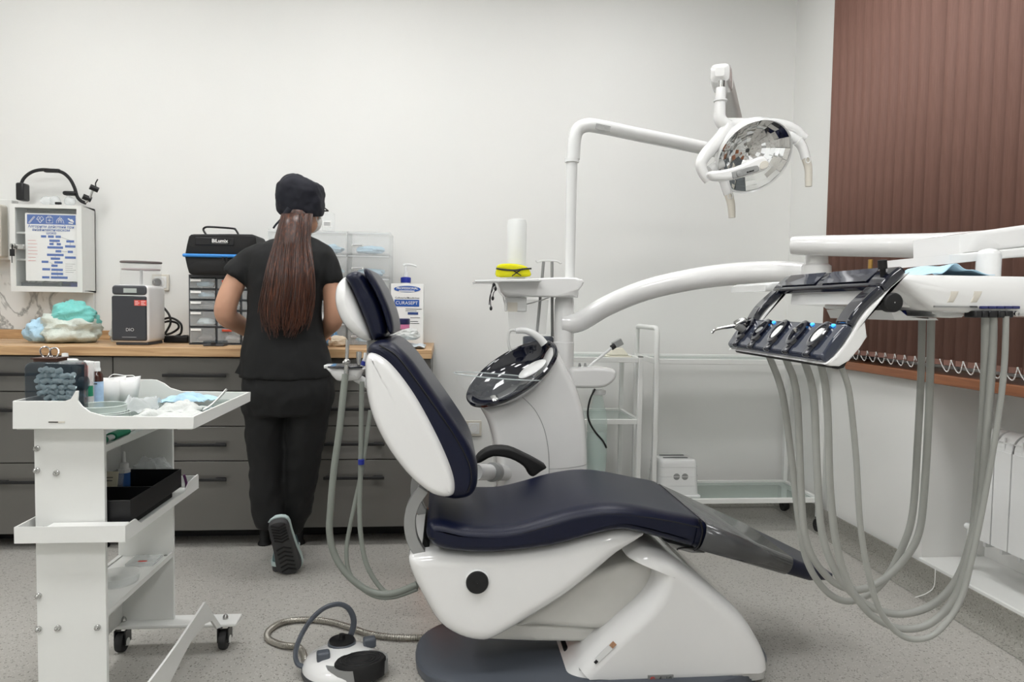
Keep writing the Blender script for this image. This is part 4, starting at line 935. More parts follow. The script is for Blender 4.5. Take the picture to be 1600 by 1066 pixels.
# ------------------------------------------------------------------ on the trolley shelves
d = thing('toothpaste_tube', 'white and green tube lying on the upper trolley shelf', 'tube', (-.88, 2.05, .7225))
MB().tube(cr([(-.885, 1.93, .735), (-.875, 2.05, .738), (-.868, 2.16, .75), (-.864, 2.22, .757)], 4, False), [.012, .015, .010, .012, .004], 12, flat=.7).build('tube_body', M_white, d)
MB().cyl((-.89, 1.9, .7345), (-.885, 1.93, .735), .0105, n=14).build('cap', mat('green_label', (30, 132, 96)), d); 
MB().tube([(-.882, 1.96, .7365), (-.877, 2.03, .7385)], .0158, 12, flat=.7).build('green_band', mat('green_label', (30, 132, 96)), d)
q = P(194, 740, 2.2)
d = thing('bottle', 'small bottle of blue liquid on the middle trolley shelf', 'bottle', (q.x, 2.2, s3z))
MB().lathe([(.001, s3z+E), (.016, s3z+E), (.017, s3z+.01), (.017, P(194, 738, 2.2).z)], (q.x, 2.2, 0), n=20, cap=True).build('blue_liquid', mat('blue_liquid', (82, 128, 200), .15, trans=.3), d)
MB().lathe([(.0175, P(194, 738, 2.2).z), (.0172, P(194, 733, 2.2).z), (.013, P(194, 731, 2.2).z), (.013, P(194, 724, 2.2).z), (.006, P(194, 722, 2.2).z), (.004, P(194, 706, 2.2).z), (.0005, P(194, 705, 2.2).z)], (q.x, 2.2, 0), n=18).build('dropper_cap', M_white, d)
bx0, bx1, by0, by1, bz0, bz1 = -.985, -.797, 1.87, 2.22, .547, .590
d = thing('instrument_box', 'open black tray box on the middle trolley shelf', 'tray', ((bx0+bx1)/2, 2.04, s3z))
m = MB(); th = .003
m.bb(bx0, bx1, by0, by1, bz0-.012, bz0-.009).bb(bx0, bx0+th, by0, by1, bz0-.009, bz1).bb(bx1-th, bx1, by0, by1, bz0-.009, bz1).bb(bx0, bx1, by0, by0+th, bz0-.009, bz1).bb(bx0, bx1, by1-th, by1, bz0-.009, bz1).build('box', M_black, d, bevel=.001)
MB().bb(bx0+th, bx1-th, 2.03, 2.033, bz0-.009, bz1-.006).build('divider', M_black, d)
MB().bb(bx0+.02, bx1-.02, by0+.02, by1-.02, s3z+E, bz0-.0125).build('riser', M_blackm, d)
q = P(178, 755, 2.13); d = thing('label_card', 'framed cream label card leaning in the black tray box', 'card', (q.x, 2.12, bz0))
Rc = Matrix.Rotation(math.radians(-14), 3, 'X'); MB().box((q.x-.005, 2.12, bz0+.028), (.07, .004, .07), Rc).build('frame', M_clear, d); MB().box((q.x-.009, 2.117, bz0+.03), (.05, .002, .058), Rc).build('card', mat('cream_card', (222, 216, 194), .6), d)
for i in range(4): MB().box((q.x-.009, 2.1145-.003*(i-1.5)*-.8, bz0+.044-.01*i), (.03-.006*(i % 2), .001, .002), Rc).build('print_line', M_text, d)
MB().bb(-.97, -.79, 1.808, 1.846, s3z+E, s3z+.034).build('printed_sheet', M_paper, label='white printed folder in front of the black tray box', cat='folder', bevel=.001)
sheet_z = s3z
crumple((-.90, 2.265, s3z+.055), (.06, .02, .05), 7.7, .3).build('clear_bag', M_film, label='clear plastic bag behind the black tray box', cat='bag', angle=25)
MB().tube(cr([(-.795, 2.235, s3z+.06), (-.79, 2.24, s3z+.035), (-.788, 2.235, s3z+.02), (-.789, 2.232, s3z+.004)], 5, False), .004, 7).build('purple_tie', mat('purple_plastic', (78, 30, 78), .4), label='dark purple tie hanging from the clear bag on the trolley', cat='tie')
q = V((-.925, 2.08, .2978))
MB().lathe([(.001, 0), (.055, 0), (.06, .022), (.058, .022), (.053, .002), (.001, .002)], q, n=36).build('clear_dish', M_clear, label='round clear plastic dish on the lowest trolley shelf', cat='dish')
d = thing('clear_packet', 'flat clear packet with red print on the lowest trolley shelf', 'packet', (-.915, 2.23, .2978)); MB().bb(-.955, -.875, 2.2, 2.28, .298, .306).build('film', M_film, d); MB().bb(-.925, -.9, 2.215, 2.225, .3062, .3067).build('red_print', M_red, d)
# ================================================================== DENTAL CHAIR
CYc = 2.16
zs_ = lambda pts, Y: [P(620+x*.4375, 680+y*.4375, Y) for x, y in pts]
zh_ = lambda pts, Y: [P(480+x*.375, 400+y*.375, Y) for x, y in pts]
bp = PZ(930, 1040, 0)
chair = thing('dental_chair', 'reclined dental chair with navy upholstery and white shell', 'dental chair', (bp.x, CYc, 0))
Yn, Yf = 1.915, 2.405
# floor plate
xl, xr = PZ(648, 1045, 0).x, PZ(1200, 1036, 0).x; cx = (xl+xr)/2; rx = (xr-xl)/2
def plate(z, s_): return [V((p.x, p.y, z)) for p in ell(cx, CYc, z, rx*s_, .275*s_, 56, 2.6)]
MB().loft([plate(.001, .985), plate(.004, .995), plate(.028, 1.0), plate(.036, .99), plate(.040, .965)]).build('floor_plate', M_slate, chair)
# base shell with the arch
o = zs_([(640, 850), (700, 782), (800, 690), (880, 618), (925, 560), (938, 510), (925, 475), (890, 456), (835, 452), (860, 428), (905, 416), (980, 436), (1070, 498), (1165, 578), (1250, 660), (1305, 745), (1330, 800), (1338, 850), (1340, 905)], 1.95)
o2 = cr(o, 4, False)+[V((o[-1].x-.01, 1.95, .002)), V((o[0].x-.06, 1.95, .002))]
o2 = [V((p.x, p.y, max(p.z, .002))) for p in o2]
MB().pillow(o2, 1.94, 2.38, .04, 6, ry=.06).build('base_shell', M_lwhite, chair)
# lift arm (two covers)
o = zs_([(700, 505), (830, 462), (905, 460), (940, 490), (945, 545), (860, 640), (790, 702), (500, 690), (430, 690), (560, 600)], 2.02)
MB().pillow(cr(o, 3), 2.03, 2.29, .02, 4).build('lift_arm', mat('warm_white', (206, 205, 200), .3, coat=.3), chair)
o = zs_([(420, 690), (790, 702), (770, 740), (700, 772), (680, 752), (330, 745)], 2.03)
MB().pillow(cr(o, 2), 2.05, 2.27, .012, 3).build('lift_arm_cover', mat('warm_white', (206, 205, 200)), chair)
MB().pillow(zs_([(600, 770), (720, 760), (720, 860), (600, 880)], 2.08), 2.09, 2.23, .01, 2).build('lift_column', M_blackm, chair)
# seat shell
o = zs_([(40, 448), (70, 432), (140, 425), (250, 430), (400, 425), (560, 404), (700, 368), (800, 348), (870, 354), (893, 366), (800, 425), (700, 508), (600, 585), (450, 680), (350, 737), (295, 747), (220, 728), (150, 680), (95, 590), (55, 510)], 1.94)
MB().pillow(cr(o, 3), 1.94, 2.38, .035, 5).build('seat_shell', M_lwhite, chair)
o = zs_([(38, 445), (60, 415), (120, 398), (200, 402), (300, 420), (240, 462), (120, 474), (60, 468)], 1.99)
q = zs_([(287, 523)], 1.94)[0]
Rx = Matrix.Rotation(math.pi/2, 3, 'X')
MB().lathe([(.036, -.004), (.036, .003), (.030, .006)], q, Rx, n=32).build('knob_ring', M_white, chair)
MB().lathe([(.0315, 0), (.0315, .010), (.029, .014), (.001, .0155)], q, Rx, n=32).build('pivot_knob', M_blackm, chair)
# seat cushion
top = [(104, 352), (112, 322), (150, 312), (230, 330), (330, 336), (420, 330), (520, 305), (620, 276), (720, 258), (800, 256), (880, 266), (980, 286), (1085, 306)]
bot = [(1092, 330), (1082, 380), (1062, 408), (980, 388), (880, 362), (800, 350), (700, 370), (550, 409), (350, 432), (200, 426), (135, 408), (108, 380)]
o = zs_(top+bot, Yn); MB().pillow(cr(o, 3), Yn, Yf, .026, 6, ry=.05).build('seat_cushion', M_navy, chair)
def seam(pts, Y, name='seam', r=.0018): return MB().tube(cr(pts, 5, False), r, 6).build(name, M_blackm, chair)
seam([p+V((0, -.0005, 0)) for p in zs_([(112, 368), (200, 376), (300, 372), (420, 358), (540, 326), (650, 298), (760, 282), (860, 290), (980, 308), (1080, 330)], Yn+.003)], 0)
# leg rest under a dark plastic cover
def lr(pt, pb, ya, yb, r):
    a, b_ = zs_([pt], (ya)), zs_([pb], ya); A, B2 = a[0], b_[0]; h_ = (A-B2); out = []
    base = rrect(0, yb-ya, 0, h_.length, r)
    d_ = h_.normalized()
    return [V((B2.x, ya+p.x, B2.z))+d_*p.z for p in base]
secs = [((1075, 304), (1050, 400), 1.925, 2.395, .03), ((1110, 322), (1078, 414), 1.925, 2.395, .03), ((1250, 378), (1225, 455), 1.95, 2.37, .03), ((1420, 446), (1390, 502), 1.985, 2.335, .025), ((1500, 478), (1480, 526), 2.01, 2.31, .018), ((1560, 498), (1545, 522), 2.05, 2.27, .01)]
MB().loft([lr(*s_) for s_ in secs]).build('leg_rest', M_navy, chair)
cov = mat('dark_vinyl_cover', (70, 71, 72), .22, noise_amt=.15, scale=8, bump=.3, bscale=14, coat=.3)
secs2 = [(s_[0], s_[1], s_[2]-.004, s_[3]+.004, s_[4]) for s_ in secs[1:4]]
m = MB(); rr = [lr(*s_) for s_ in secs2]
for k_, r in enumerate(rr):
    c = sum(r, V((0, 0, 0)))/len(r); rr[k_] = [c+(p-c)*1.035 for p in r]
m.loft(rr, cap=False).build('foot_cover', cov, chair, solid=.002)
seam(zs_([(900, 184), (960, 232), (1030, 270), (1080, 302), (1092, 340), (1080, 392), (1060, 412)], Yn+.01)[3:], 0, 'cover_edge', .003)
MB().tube(cr(zs_([(1060, 402), (1030, 402), (1008, 405), (1000, 410)], 1.96), 4, False), .0025, 6).build('cover_strap', M_blackm, chair)
MB().pillow(zs_([(960, 384), (1010, 396), (1085, 416), (1110, 428), (1060, 428), (985, 408)], 1.98), 1.99, 2.33, .006, 2).build('leg_rest_plate', M_grey, chair)
# backrest
sh = [(236, 470), (240, 425), (262, 404), (300, 410), (350, 445), (410, 515), (470, 605), (530, 715), (580, 820), (612, 905), (622, 965), (612, 1002), (575, 1014), (520, 1000), (450, 950), (385, 880), (320, 785), (270, 680), (243, 575)]
MB().pillow(cr(zh_(sh, 1.925), 3), 1.915, 2.405, .022, 6, ry=.05, fan=True).build('back_shell', M_lwhite, chair)
cu = [(246, 400), (258, 372), (292, 356), (335, 356), (375, 376), (440, 442), (520, 555), (600, 668), (670, 775), (706, 855), (713, 920), (706, 975), (680, 1008), (640, 1020), (595, 1020), (545, 1000), (560, 950), (552, 905), (520, 820), (470, 715), (412, 605), (352, 515), (300, 450), (265, 420)]
MB().pillow(cr(zh_(cu, 1.945), 3), 1.935, 2.385, .03, 5, ry=.045).build('back_cushion', M_navy, chair)
seam([p+V((0, 0, 0)) for p in zh_([(300, 372), (370, 415), (450, 515), (540, 640), (620, 760), (672, 860), (684, 930), (668, 985)], 1.9345)], 0)
# headrest
sh = [(107, 175), (113, 125), (132, 97), (152, 86), (170, 120), (200, 185), (235, 270), (264, 345), (255, 357), (225, 354), (180, 325), (140, 280), (115, 225)]
MB().pillow(cr(zh_(sh, 2.03), 3), 2.03, 2.29, .03, 5, ry=.05).build('headrest_shell', M_lwhite, chair)
sh = [(155, 86), (175, 68), (198, 62), (222, 70), (250, 105), (290, 180), (318, 255), (330, 320), (322, 342), (295, 351), (268, 346), (238, 268), (204, 185), (174, 120)]
MB().pillow(cr(zh_(sh, 2.03), 3), 2.026, 2.294, .02, 5, ry=.03).build('headrest_cushion', M_navy, chair)
sh = [(233, 58), (243, 50), (265, 66), (305, 130), (340, 210), (358, 275), (361, 315), (351, 328), (338, 318), (330, 290), (305, 210), (265, 125), (240, 85)]
MB().pillow(cr(zh_(sh, 2.01), 3), 2.0, 2.32, .012, 4, ry=.03).build('headrest_pad', M_navy, chair)
MB().box(zh_([(290, 368)], 2.16)[0], (.05, .1, .06)).build('headrest_bracket', M_grey, chair, bevel=.005)
# metal hinge arms
arc = [(95, 195), (60, 250), (46, 310), (55, 375), (85, 430), (105, 452)]
for Y in (1.965, 2.33):
    pts = cr(zs_(arc, 1.965), 6, False); rings = []
    for i, p in enumerate(pts):
        tt = (pts[min(i+1, len(pts)-1)]-pts[max(i-1, 0)]).normalized(); nn_ = V((-tt.z, 0, tt.x)); wv = nn_*.016
        rings.append([V((p.x, Y, p.z))+wv, V((p.x, Y, p.z))-wv, V((p.x, Y+.03, p.z))-wv, V((p.x, Y+.03, p.z))+wv])
    MB().loft(rings).build('hinge_arm', M_grey, chair, bevel=.002)
MB().pillow(zs_([(95, 370), (112, 385), (125, 440), (100, 452), (85, 430)], 1.99), 2.0, 2.3, .004, 2).build('hinge_cover', M_blackm, chair)
# armrest on the far side
MB().pillow(cr(zs_([(282, 100), (292, 74), (335, 48), (400, 47), (460, 72), (510, 98), (536, 117), (515, 132), (488, 150), (470, 140), (452, 112), (405, 86), (345, 78), (300, 100)], 2.44), 3), 2.44, 2.50, .008, 3).build('armrest', M_blackm, chair)
# rocker panel, warning sticker
a = zs_([(768, 742)], 1.951)[0]; b_ = zs_([(708, 802)], 1.951)[0]
dirv = (a-b_).normalized(); upv = V((0, -1, 0)).cross(dirv)
def tag_(p, w_, h_, m_, nm, y=1.949): 
    R_ = Matrix((dirv, V((0, 1, 0)), V((-dirv.z, 0, dirv.x)))).transposed(); return MB().box(V((p.x, y, p.z)), (w_, .003, h_), R_).build(nm, m_, chair)
tag_((a+b_)/2, .062, .017, M_white, 'switch_panel', 1.9405); tag_(a, .016, .014, mat('sticker_mixed', (170, 130, 100), .5, noise_amt=.6, scale=150), 'sticker', 1.9385); tag_(b_, .010, .008, M_black, 'rocker_switch', 1.9375)
a, b_ = zs_([(893, 852), (983, 874)], 1.949)
MB().bb(a.x, b_.x, 1.9365, 1.9415, b_.z, a.z).build('warning_plate', M_grey, chair)
for i in range(3):
    c = a.x+(b_.x-a.x)*(.18+.32*i); z_c = (a.z+b_.z)/2; m = MB()
    if i == 0: m.tube([V((c+.006*math.cos(k_*.524), 1.936, z_c+.006*math.sin(k_*.524))) for k_ in range(13)], .0011, 5); m.tube([V((c-.004, 1.936, z_c+.004)), V((c+.004, 1.936, z_c-.004))], .001, 5)
    if i == 1: m.tube([V((c-.007, 1.936, z_c-.006)), V((c, 1.936, z_c+.007)), V((c+.007, 1.936, z_c-.006)), V((c-.007, 1.936, z_c-.006))], .001, 5); m.tube([V((c, 1.936, z_c-.002)), V((c, 1.936, z_c+.003))], .0008, 5)
    if i == 2: m.tube([V((c-.006, 1.936, z_c+.006)), V((c-.006, 1.936, z_c-.006)), V((c, 1.936, z_c-.004)), V((c+.006, 1.936, z_c-.006)), V((c+.006, 1.936, z_c+.006)), V((c, 1.936, z_c+.004)), V((c, 1.936, z_c-.004))], .0009, 5)
    m.build('warning_icon', M_red if i == 0 else M_black, chair)
# junction box on the floor behind the chair
xa, xb = P(957, 860, 2.55).x, P(1062, 860, 2.55).x
t = thing('junction_box', 'white floor junction box behind the chair base', 'box', ((xa+xb)/2, 2.68, 0))
MB().bb(xa, xb, 2.55, 2.82, .002, P(1000, 848, 2.55).z-.018).build('housing', M_lwhite, t, bevel=.01, seg=3)
MB().bb(xa-.004, xb+.004, 2.546, 2.824, P(1000, 848, 2.55).z-.017, P(1000, 848, 2.55).z).build('lid', M_lwhite, t, bevel=.006, seg=3)
# orange bin glimpsed behind the hinge
q = P(684, 780, 2.75); MB().lathe([(.001, .001), (.07, .001), (.085, .26), (.09, .262), (.09, .285), (.082, .285), (.075, .01), (.001, .01)], (q.x, 2.75, 0), n=26).build('waste_bin', M_orange, label='orange bin standing behind the chair hinge', cat='bin')

# ================================================================== FOOT CONTROL
zp_ = lambda x, y: (400+x*.1625, 930+y*.1625)
fc = PZ(*zp_(830, 640), .03)
pedal = thing('foot_control', 'white round foot control with slate loop handle on the floor', 'foot control', (fc.x, fc.y, 0))
R_ = .118
MB().lathe([(.001, .001), (R_*.96, .001), (R_, .008), (R_, .02), (R_*.98, .022)], (fc.x, fc.y, 0), n=48).build('base_ring', M_dgrey, pedal)
MB().lathe([(R_*.985, .0215), (R_*.97, .032), (R_*.86, .047), (R_*.6, .060), (R_*.3, .066), (.001, .068)], (fc.x, fc.y, 0), n=48).build('dome', M_lwhite, pedal)
q = V((fc.x-.008, fc.y+.045, .062)); MB().lathe([(.042, 0), (.042, .008), (.04, .010), (.001, .010)], q, n=30).build('joystick_plate', M_slate, pedal); MB().lathe([(.039, .010), (.038, .0145), (.001, .016)], q, n=30).cyl(q+V((0, 0, .015)), q+V((0, 0, .031)), .010, .009, n=16).build('joystick', M_black, pedal)
for (dx, dy) in ((-.05, -.035), (.075, .045)):
    MB().box((fc.x+dx, fc.y+dy, .066), (.038, .03, .03), Matrix.Rotation(.25, 3, 'Z')).build('button', M_slate, pedal, bevel=.006, seg=3)
an = math.radians(-40); ped = []
for k_ in range(24):
    a = 2*math.pi*k_/24; u, v = .075*math.cos(a), .05*math.sin(a); ped.append(V((fc.x+.06+u*math.cos(.3)-v*math.sin(.3), fc.y-.058+u*math.sin(.3)+v*math.cos(.3), 0)))
MB().loft([[p+V((0, 0, .018)) for p in ped], [p+V((0, 0, .060)) for p in ped], [V((fc.x+.06, fc.y-.058, 0))+(p-V((fc.x+.06, fc.y-.058, 0)))*.94+V((0, 0, .066)) for p in ped]]).build('pedal_plate', M_blackm, pedal)
pcn = V((fc.x+.05, fc.y-.048, 0))
MB().loft([[pcn+(p-V((fc.x+.06, fc.y-.058, 0)))*1.22+V((0, 0, .02)) for p in ped], [pcn+(p-V((fc.x+.06, fc.y-.058, 0)))*1.2+V((0, 0, .0565)) for p in ped]]).build('pedal_surround', M_grey, pedal)
for s_ in (.78, .6, .42):
    MB().tube([V((fc.x+.06, fc.y-.058, .0665))+(p-V((fc.x+.06, fc.y-.058, 0)))*s_ for p in ped+ped[:1]], .0012, 5).build('pedal_rib', M_black, pedal)
pts = cr([P(*zp_(460, 690), fc.y-.02), P(*zp_(400, 660), fc.y-.02), P(*zp_(380, 560), fc.y-.01), P(*zp_(420, 420), fc.y+.01), P(*zp_(520, 250), fc.y+.03), P(*zp_(650, 130), fc.y+.045), P(*zp_(790, 88), fc.y+.06), P(*zp_(890, 130), fc.y+.075), P(*zp_(940, 240), fc.y+.085), P(*zp_(920, 360), fc.y+.085), P(*zp_(880, 440), fc.y+.08)], 5, False)
MB().tube(pts, .0095, 10, flat=.7).build('loop_handle', M_slate, pedal)
pts = cr([V((fc.x-.11, fc.y+.02, .022)), PZ(*zp_(420, 510), .014), PZ(*zp_(250, 480), .012), PZ(*zp_(120, 420), .012), PZ(*zp_(125, 340), .012), PZ(*zp_(260, 260), .012), PZ(*zp_(480, 235), .012), PZ(*zp_(700, 255), .012), PZ(*zp_(900, 310), .012), PZ(*zp_(1100, 375), .012), PZ(*zp_(1350, 408), .012), PZ(*zp_(1600, 405), .012), PZ(700, 990, .012), PZ(760, 980, .04)], 46, False)
rs = [.0102 if i % 4 < 2 else .0084 for i in range(len(pts))]
MB().tube(pts, rs, 12).build('steel_hose', mat('hose_steel', (172, 168, 160), .3, metal=.85), pedal)

# ================================================================== ASSISTANT HOLDER
zv = lambda pts, Y: [P(500+x*.1032, 510+y*.1032, Y) for x, y in pts]
Ya = 2.5
c = zv([(370, 640)], Ya)[0]
asst = thing('assistant_holder', 'white assistant holder tray with suction handpieces behind the chair back', 'holder', (c.x, Ya, c.z-.05))
o = zv([(108, 625), (640, 625), (625, 720), (590, 800), (520, 830), (280, 838), (200, 790), (140, 710)], Ya-.04); MB().pillow(cr(o, 3), Ya-.04, Ya+.05, .02, 4).build('bowl', M_lwhite, asst)
a, b_ = zv([(120, 600), (650, 632)], Ya-.04); MB().bb(a.x, b_.x, Ya-.05, Ya+.06, b_.z, a.z).build('rim', M_navyp, asst, bevel=.003)
a, b_ = zv([(48, 592), (150, 645)], Ya-.04); MB().bb(a.x, b_.x, Ya-.03, Ya+.03, b_.z, a.z).build('lug', M_white, asst, bevel=.003)
p = zv([(418, 200), (405, 500), (400, 620), (395, 800)], Ya-.055)
MB().tube(p, [.0068, .006, .0085, .0085], 14).ball(zv([(405, 540)], Ya-.055)[0], .012, 14, 10).ball(zv([(358, 550)], Ya-.06)[0], .005, 10, 8).build('suction_handpiece', M_steel, asst)
p = zv([(590, 385), (590, 450), (580, 600)], Ya-.03); MB().tube(p, [.0095, .0095, .005], 14).build('saliva_handpiece', M_steel, asst)
p = zv([(690, 400), (680, 480), (650, 560), (640, 620)], Ya-.04); MB().tube(p, .006, 10).build('syringe', M_white, asst); MB().tube(zv([(668, 530), (648, 590)], Ya-.045), .0085, 10).build('blue_collar', M_dblue, asst)
# arm carrying the holder to the unit
p = [V((c.x+.03, Ya+.03, c.z-.03)), P(600, 620, 2.52), P(650, 690, 2.54), P(710, 735, 2.56), P(742, 742, 2.6)]
MB().tube(cr(p, 5, False), .016, 12).build('support_arm', M_white, asst)
zl = lambda pts, Y0, Y1: [P(320+x*.375, 540+y*.375, Y0+(Y1-Y0)*i/(len(pts)-1)) for i, (x, y) in enumerate(pts)]
hs = [('thick suction hose', [(586, 120), (575, 220), (560, 360), (538, 520), (524, 680), (520, 780), (540, 870), (590, 950), (660, 1010), (730, 1035), (800, 1030), (885, 995)], .0115, M_hosed),
      ('thin crossing hose', [(690, 270), (672, 400), (650, 540), (625, 660), (600, 780), (590, 860), (600, 940), (640, 1000), (710, 1045), (790, 1048), (885, 1015)], .0072, M_hosed),
      ('corrugated saliva hose', [(655, 150), (652, 300), (650, 450), (648, 560), (645, 680), (650, 790), (670, 900), (710, 980), (760, 1030), (820, 1025), (885, 1005)], .0080, M_hosed)]
for lab, pts, r, m_ in hs:
    q = cr(zl(pts, 2.43, 2.32), 7, False); q = [V((p_.x, p_.y, max(p_.z, r+.002))) for p_ in q]
    rr = [r*(1+.06*(i % 2)) if lab.startswith('corr') else r for i in range(len(q))]
    MB().tube(q, rr, 12).build('suction_hose', m_, label='grey %s looping from the assistant holder to the chair' % lab, cat='hose', group='assistant hoses')
q = zl([(652, 475), (652, 495)], 2.396, 2.396); MB().tube([p_+V((0, -.002, 0)) for p_ in q], .0105, 12).build('hose_collar', M_dblue, label='blue collar ring on the corrugated saliva hose', cat='collar')
# ================================================================== SPITTOON UNIT
UY = 2.83
zu = lambda pts, Y: [P(640+x*.3471, 330+y*.3471, Y) for x, y in pts]
z8 = lambda pts, Y: [P(730+x*.2252, 400+y*.2252, Y) for x, y in pts]
ub = P(850, 800, UY)
unit_ = thing('spittoon_unit', 'white spittoon unit with a dark tilted basin beside the chair', 'dental unit', (ub.x, UY, 0))
o = [(747, 634), (775, 632), (815, 612), (845, 580), (862, 545), (872, 545), (888, 574), (904, 608), (915, 645), (920, 690), (921, 740), (921, 830)]
w1 = cr(Ps(o, 2.7), 4, False); bot_r = V((w1[-1].x+.01, 0, .003))
left = cr(Ps([(777, 830), (777, 740), (773, 700), (764, 665), (754, 645)], 2.7), 4, False)
MB().pillow(w1+[bot_r, V((left[0].x-.01, 0, .003))]+left, 2.69, 2.99, .03, 5, ry=.07).build('body', M_lwhite, unit_)
MB().tube(cr(Ps([(812, 617), (835, 640), (850, 670), (857, 705), (858, 740)], 2.6895), 5, False), .0012, 5).build('panel_seam', M_grey, unit_)
MB().tube(cr(Ps([(858, 733), (880, 732), (905, 729), (919, 725)], 2.6895), 5, False), .0012, 5).build('panel_seam', M_grey, unit_)
# tilted dark basin
bc = P(799.5, 583, 2.74)
n_ = V((-.50, -.42, .76)).normalized(); a_ = V((.84, 0, .545)); a_ = (a_-n_*a_.dot(n_)).normalized(); b_ = n_.cross(a_)
RB = Matrix((a_, b_, n_)).transposed()
MB().lathe([(.196, -.014), (.203, -.006), (.203, .004), (.197, .009), (.189, .006), (.180, -.006), (.16, -.034), (.11, -.056), (.04, -.064), (.001, -.066)], bc, RB, n=64, sy=.72).build('basin', M_navyp, unit_)
MB().lathe([(.195, -.013), (.175, -.03), (.13, -.06), (.05, -.075), (.001, -.078)], bc, RB, n=48, sy=.72).build('basin_backing', M_white, unit_)
MB().lathe([(.001, 0), (.058, .002), (.062, .008), (.055, .012), (.001, .016)], bc+a_*.075-b_*.035-n_*.02, RB, n=36, sy=.55).build('basin_cover', M_white, unit_)
MB().lathe([(.022, -.06), (.026, -.056), (.02, -.05), (.001, -.052)], bc-a_*.12, RB, n=24).build('drain', M_steel, unit_)
# glass bowl
gc = P(779, 588, 2.66)
MB().lathe([(.168, 0), (.17, .003), (.166, .003), (.155, -.03), (.12, -.066), (.07, -.085), (.03, -.09), (.001, -.09)], gc, Matrix.Rotation(math.radians(4), 3, 'Y'), n=56, sy=.55).build('glass_bowl', mat('bowl_glass', (230, 235, 235), .03, alpha=.06, noise_amt=0), unit_)
MB().tube([gc+V((.168*math.cos(k_*math.pi/20), .0924*math.sin(k_*math.pi/20), -.0117*math.cos(k_*math.pi/20))) for k_ in range(41)], .0022, 6).build('bowl_rim', mat('rim_glass', (214, 222, 222), .05, alpha=.6), unit_)
# spouts
p = cr(z8([(335, 520), (380, 515), (440, 530), (500, 570), (535, 612)], 2.72), 6, False); MB().tube(p, [.011, .014, .017, .017, .016], 14).build('cup_filler', M_white, unit_)
p = cr(z8([(300, 660), (285, 600), (288, 535), (310, 515), (350, 520)], 2.80), 6, False); MB().tube(p, .006, 10).build('bowl_rinse_pipe', M_matt, unit_)
a, c_ = z8([(395, 558), (600, 620)], 2.86); MB().bb(a.x, c_.x, 2.86, 2.92, c_.z-.03, a.z).build('rear_housing', M_slate, unit_, bevel=.008)
# column
c0 = P(882, 465, UY); cxu = c0.x
zz_ = lambda y: P(882, y, UY).z
MB().lathe([(.001, zz_(463)), (.031, zz_(463)), (.038, zz_(468)), (.0405, zz_(478)), (.0405, zz_(534)), (.0425, zz_(535)), (.0425, zz_(590)), (.0425, .35)], (cxu, UY, 0), n=32).build('column', M_lwhite, unit_)
# tray head
o = z8([(55, 168), (180, 163), (330, 158), (480, 154), (640, 146), (760, 150), (812, 162), (818, 180), (800, 210), (780, 235), (775, 290), (620, 288), (415, 283), (270, 285), (240, 250), (215, 190), (185, 184), (60, 182)], UY-.09)
MB().pillow(o, UY-.09, UY+.09, .006, 3, ry=.02).build('tray_head', M_lwhite, unit_)
o = z8([(55, 168), (500, 156), (520, 176), (60, 182)], UY-.16); MB().pillow(o, UY-.15, UY+.13, .003, 2).build('tray_plate', M_white, unit_)
a, c_ = z8([(272, 284), (412, 388)], UY-.04); MB().bb(a.x, c_.x, UY-.04, UY+.05, c_.z, a.z).build('sensor_box', M_white, unit_, bevel=.004)
a, c_ = z8([(280, 322), (348, 388)], UY-.045); MB().bb(a.x, c_.x, UY-.046, UY-.035, c_.z, a.z).build('sensor_window', M_offw, unit_)
# right hand side small holder with bottle
o = z8([(706, 785), (760, 782), (850, 782), (930, 785)], UY)
o = zu([(722, 712), (760, 706), (860, 704), (920, 712), (936, 735), (925, 765), (890, 792), (840, 800), (760, 800), (725, 790)], UY-.06); MB().pillow(cr(o, 3), UY-.06, UY+.07, .014, 4, ry=.03).build('bottle_head', M_lwhite, unit_)
for x in (765, 790): 
    q = zu([(x, 704), (x, 684)], UY); MB().tube(q, [.007, .004], 10).build('valve', M_grey, unit_)
bt = zu([(852, 808)], UY)[0]
MB().lathe([(.026, .004), (.028, 0), (.028, -.012), (.024, -.016)], bt, n=22, cap=True).build('bottle_collar', M_white, unit_)
zb = lambda y: zu([(850, y)], UY)[0].z
MB().lathe([(.017, zb(815)), (.019, zb(830)), (.03, zb(880)), (.041, zb(935)), (.0415, zb(985)), (.039, zb(990)), (.0415, zb(996)), (.041, zb(1060)), (.0415, zb(1120)), (.036, zb(1165)), (.001, zb(1168))], (bt.x-.004, UY, 0), n=30).build('water_bottle', mat('green_pet', (190, 214, 206), .06, alpha=.3, noise_amt=.03), unit_)
MB().tube(cr(zu([(835, 800), (812, 850), (802, 910), (812, 955), (840, 1000), (870, 1035), (886, 1066)], UY-.045), 5, False), .004, 8).build('bottle_cable', M_black, unit_)
MB().lathe([(.001, zb(1166)), (.04, zb(1164)), (.0405, zb(1120)), (.0405, zb(1000)), (.001, zb(1000))], (bt.x-.004, UY, 0), n=24).build('water', mat('water', (206, 222, 218), .05, alpha=.25), unit_)
p = cr(zu([(805, 705), (830, 680), (870, 648), (915, 612)], UY), 5, False); MB().tube(p, .0055, 8).build('white_lead', M_white, unit_)
MB().tube(zu([(908, 616), (925, 605)], UY), .011, 10).build('lead_plug', M_blackm, unit_)
# tube to the chair
p = [P(742, 738, 2.5), P(775, 738, 2.66), P(800, 740, 2.74)]; MB().tube(p, .030, 20).build('link_tube', M_white, unit_)
q = P(772, 738, 2.6); MB().tube([P(768, 738, 2.6), P(774, 738, 2.63)], .036, 20).build('link_flange', M_grey, unit_)
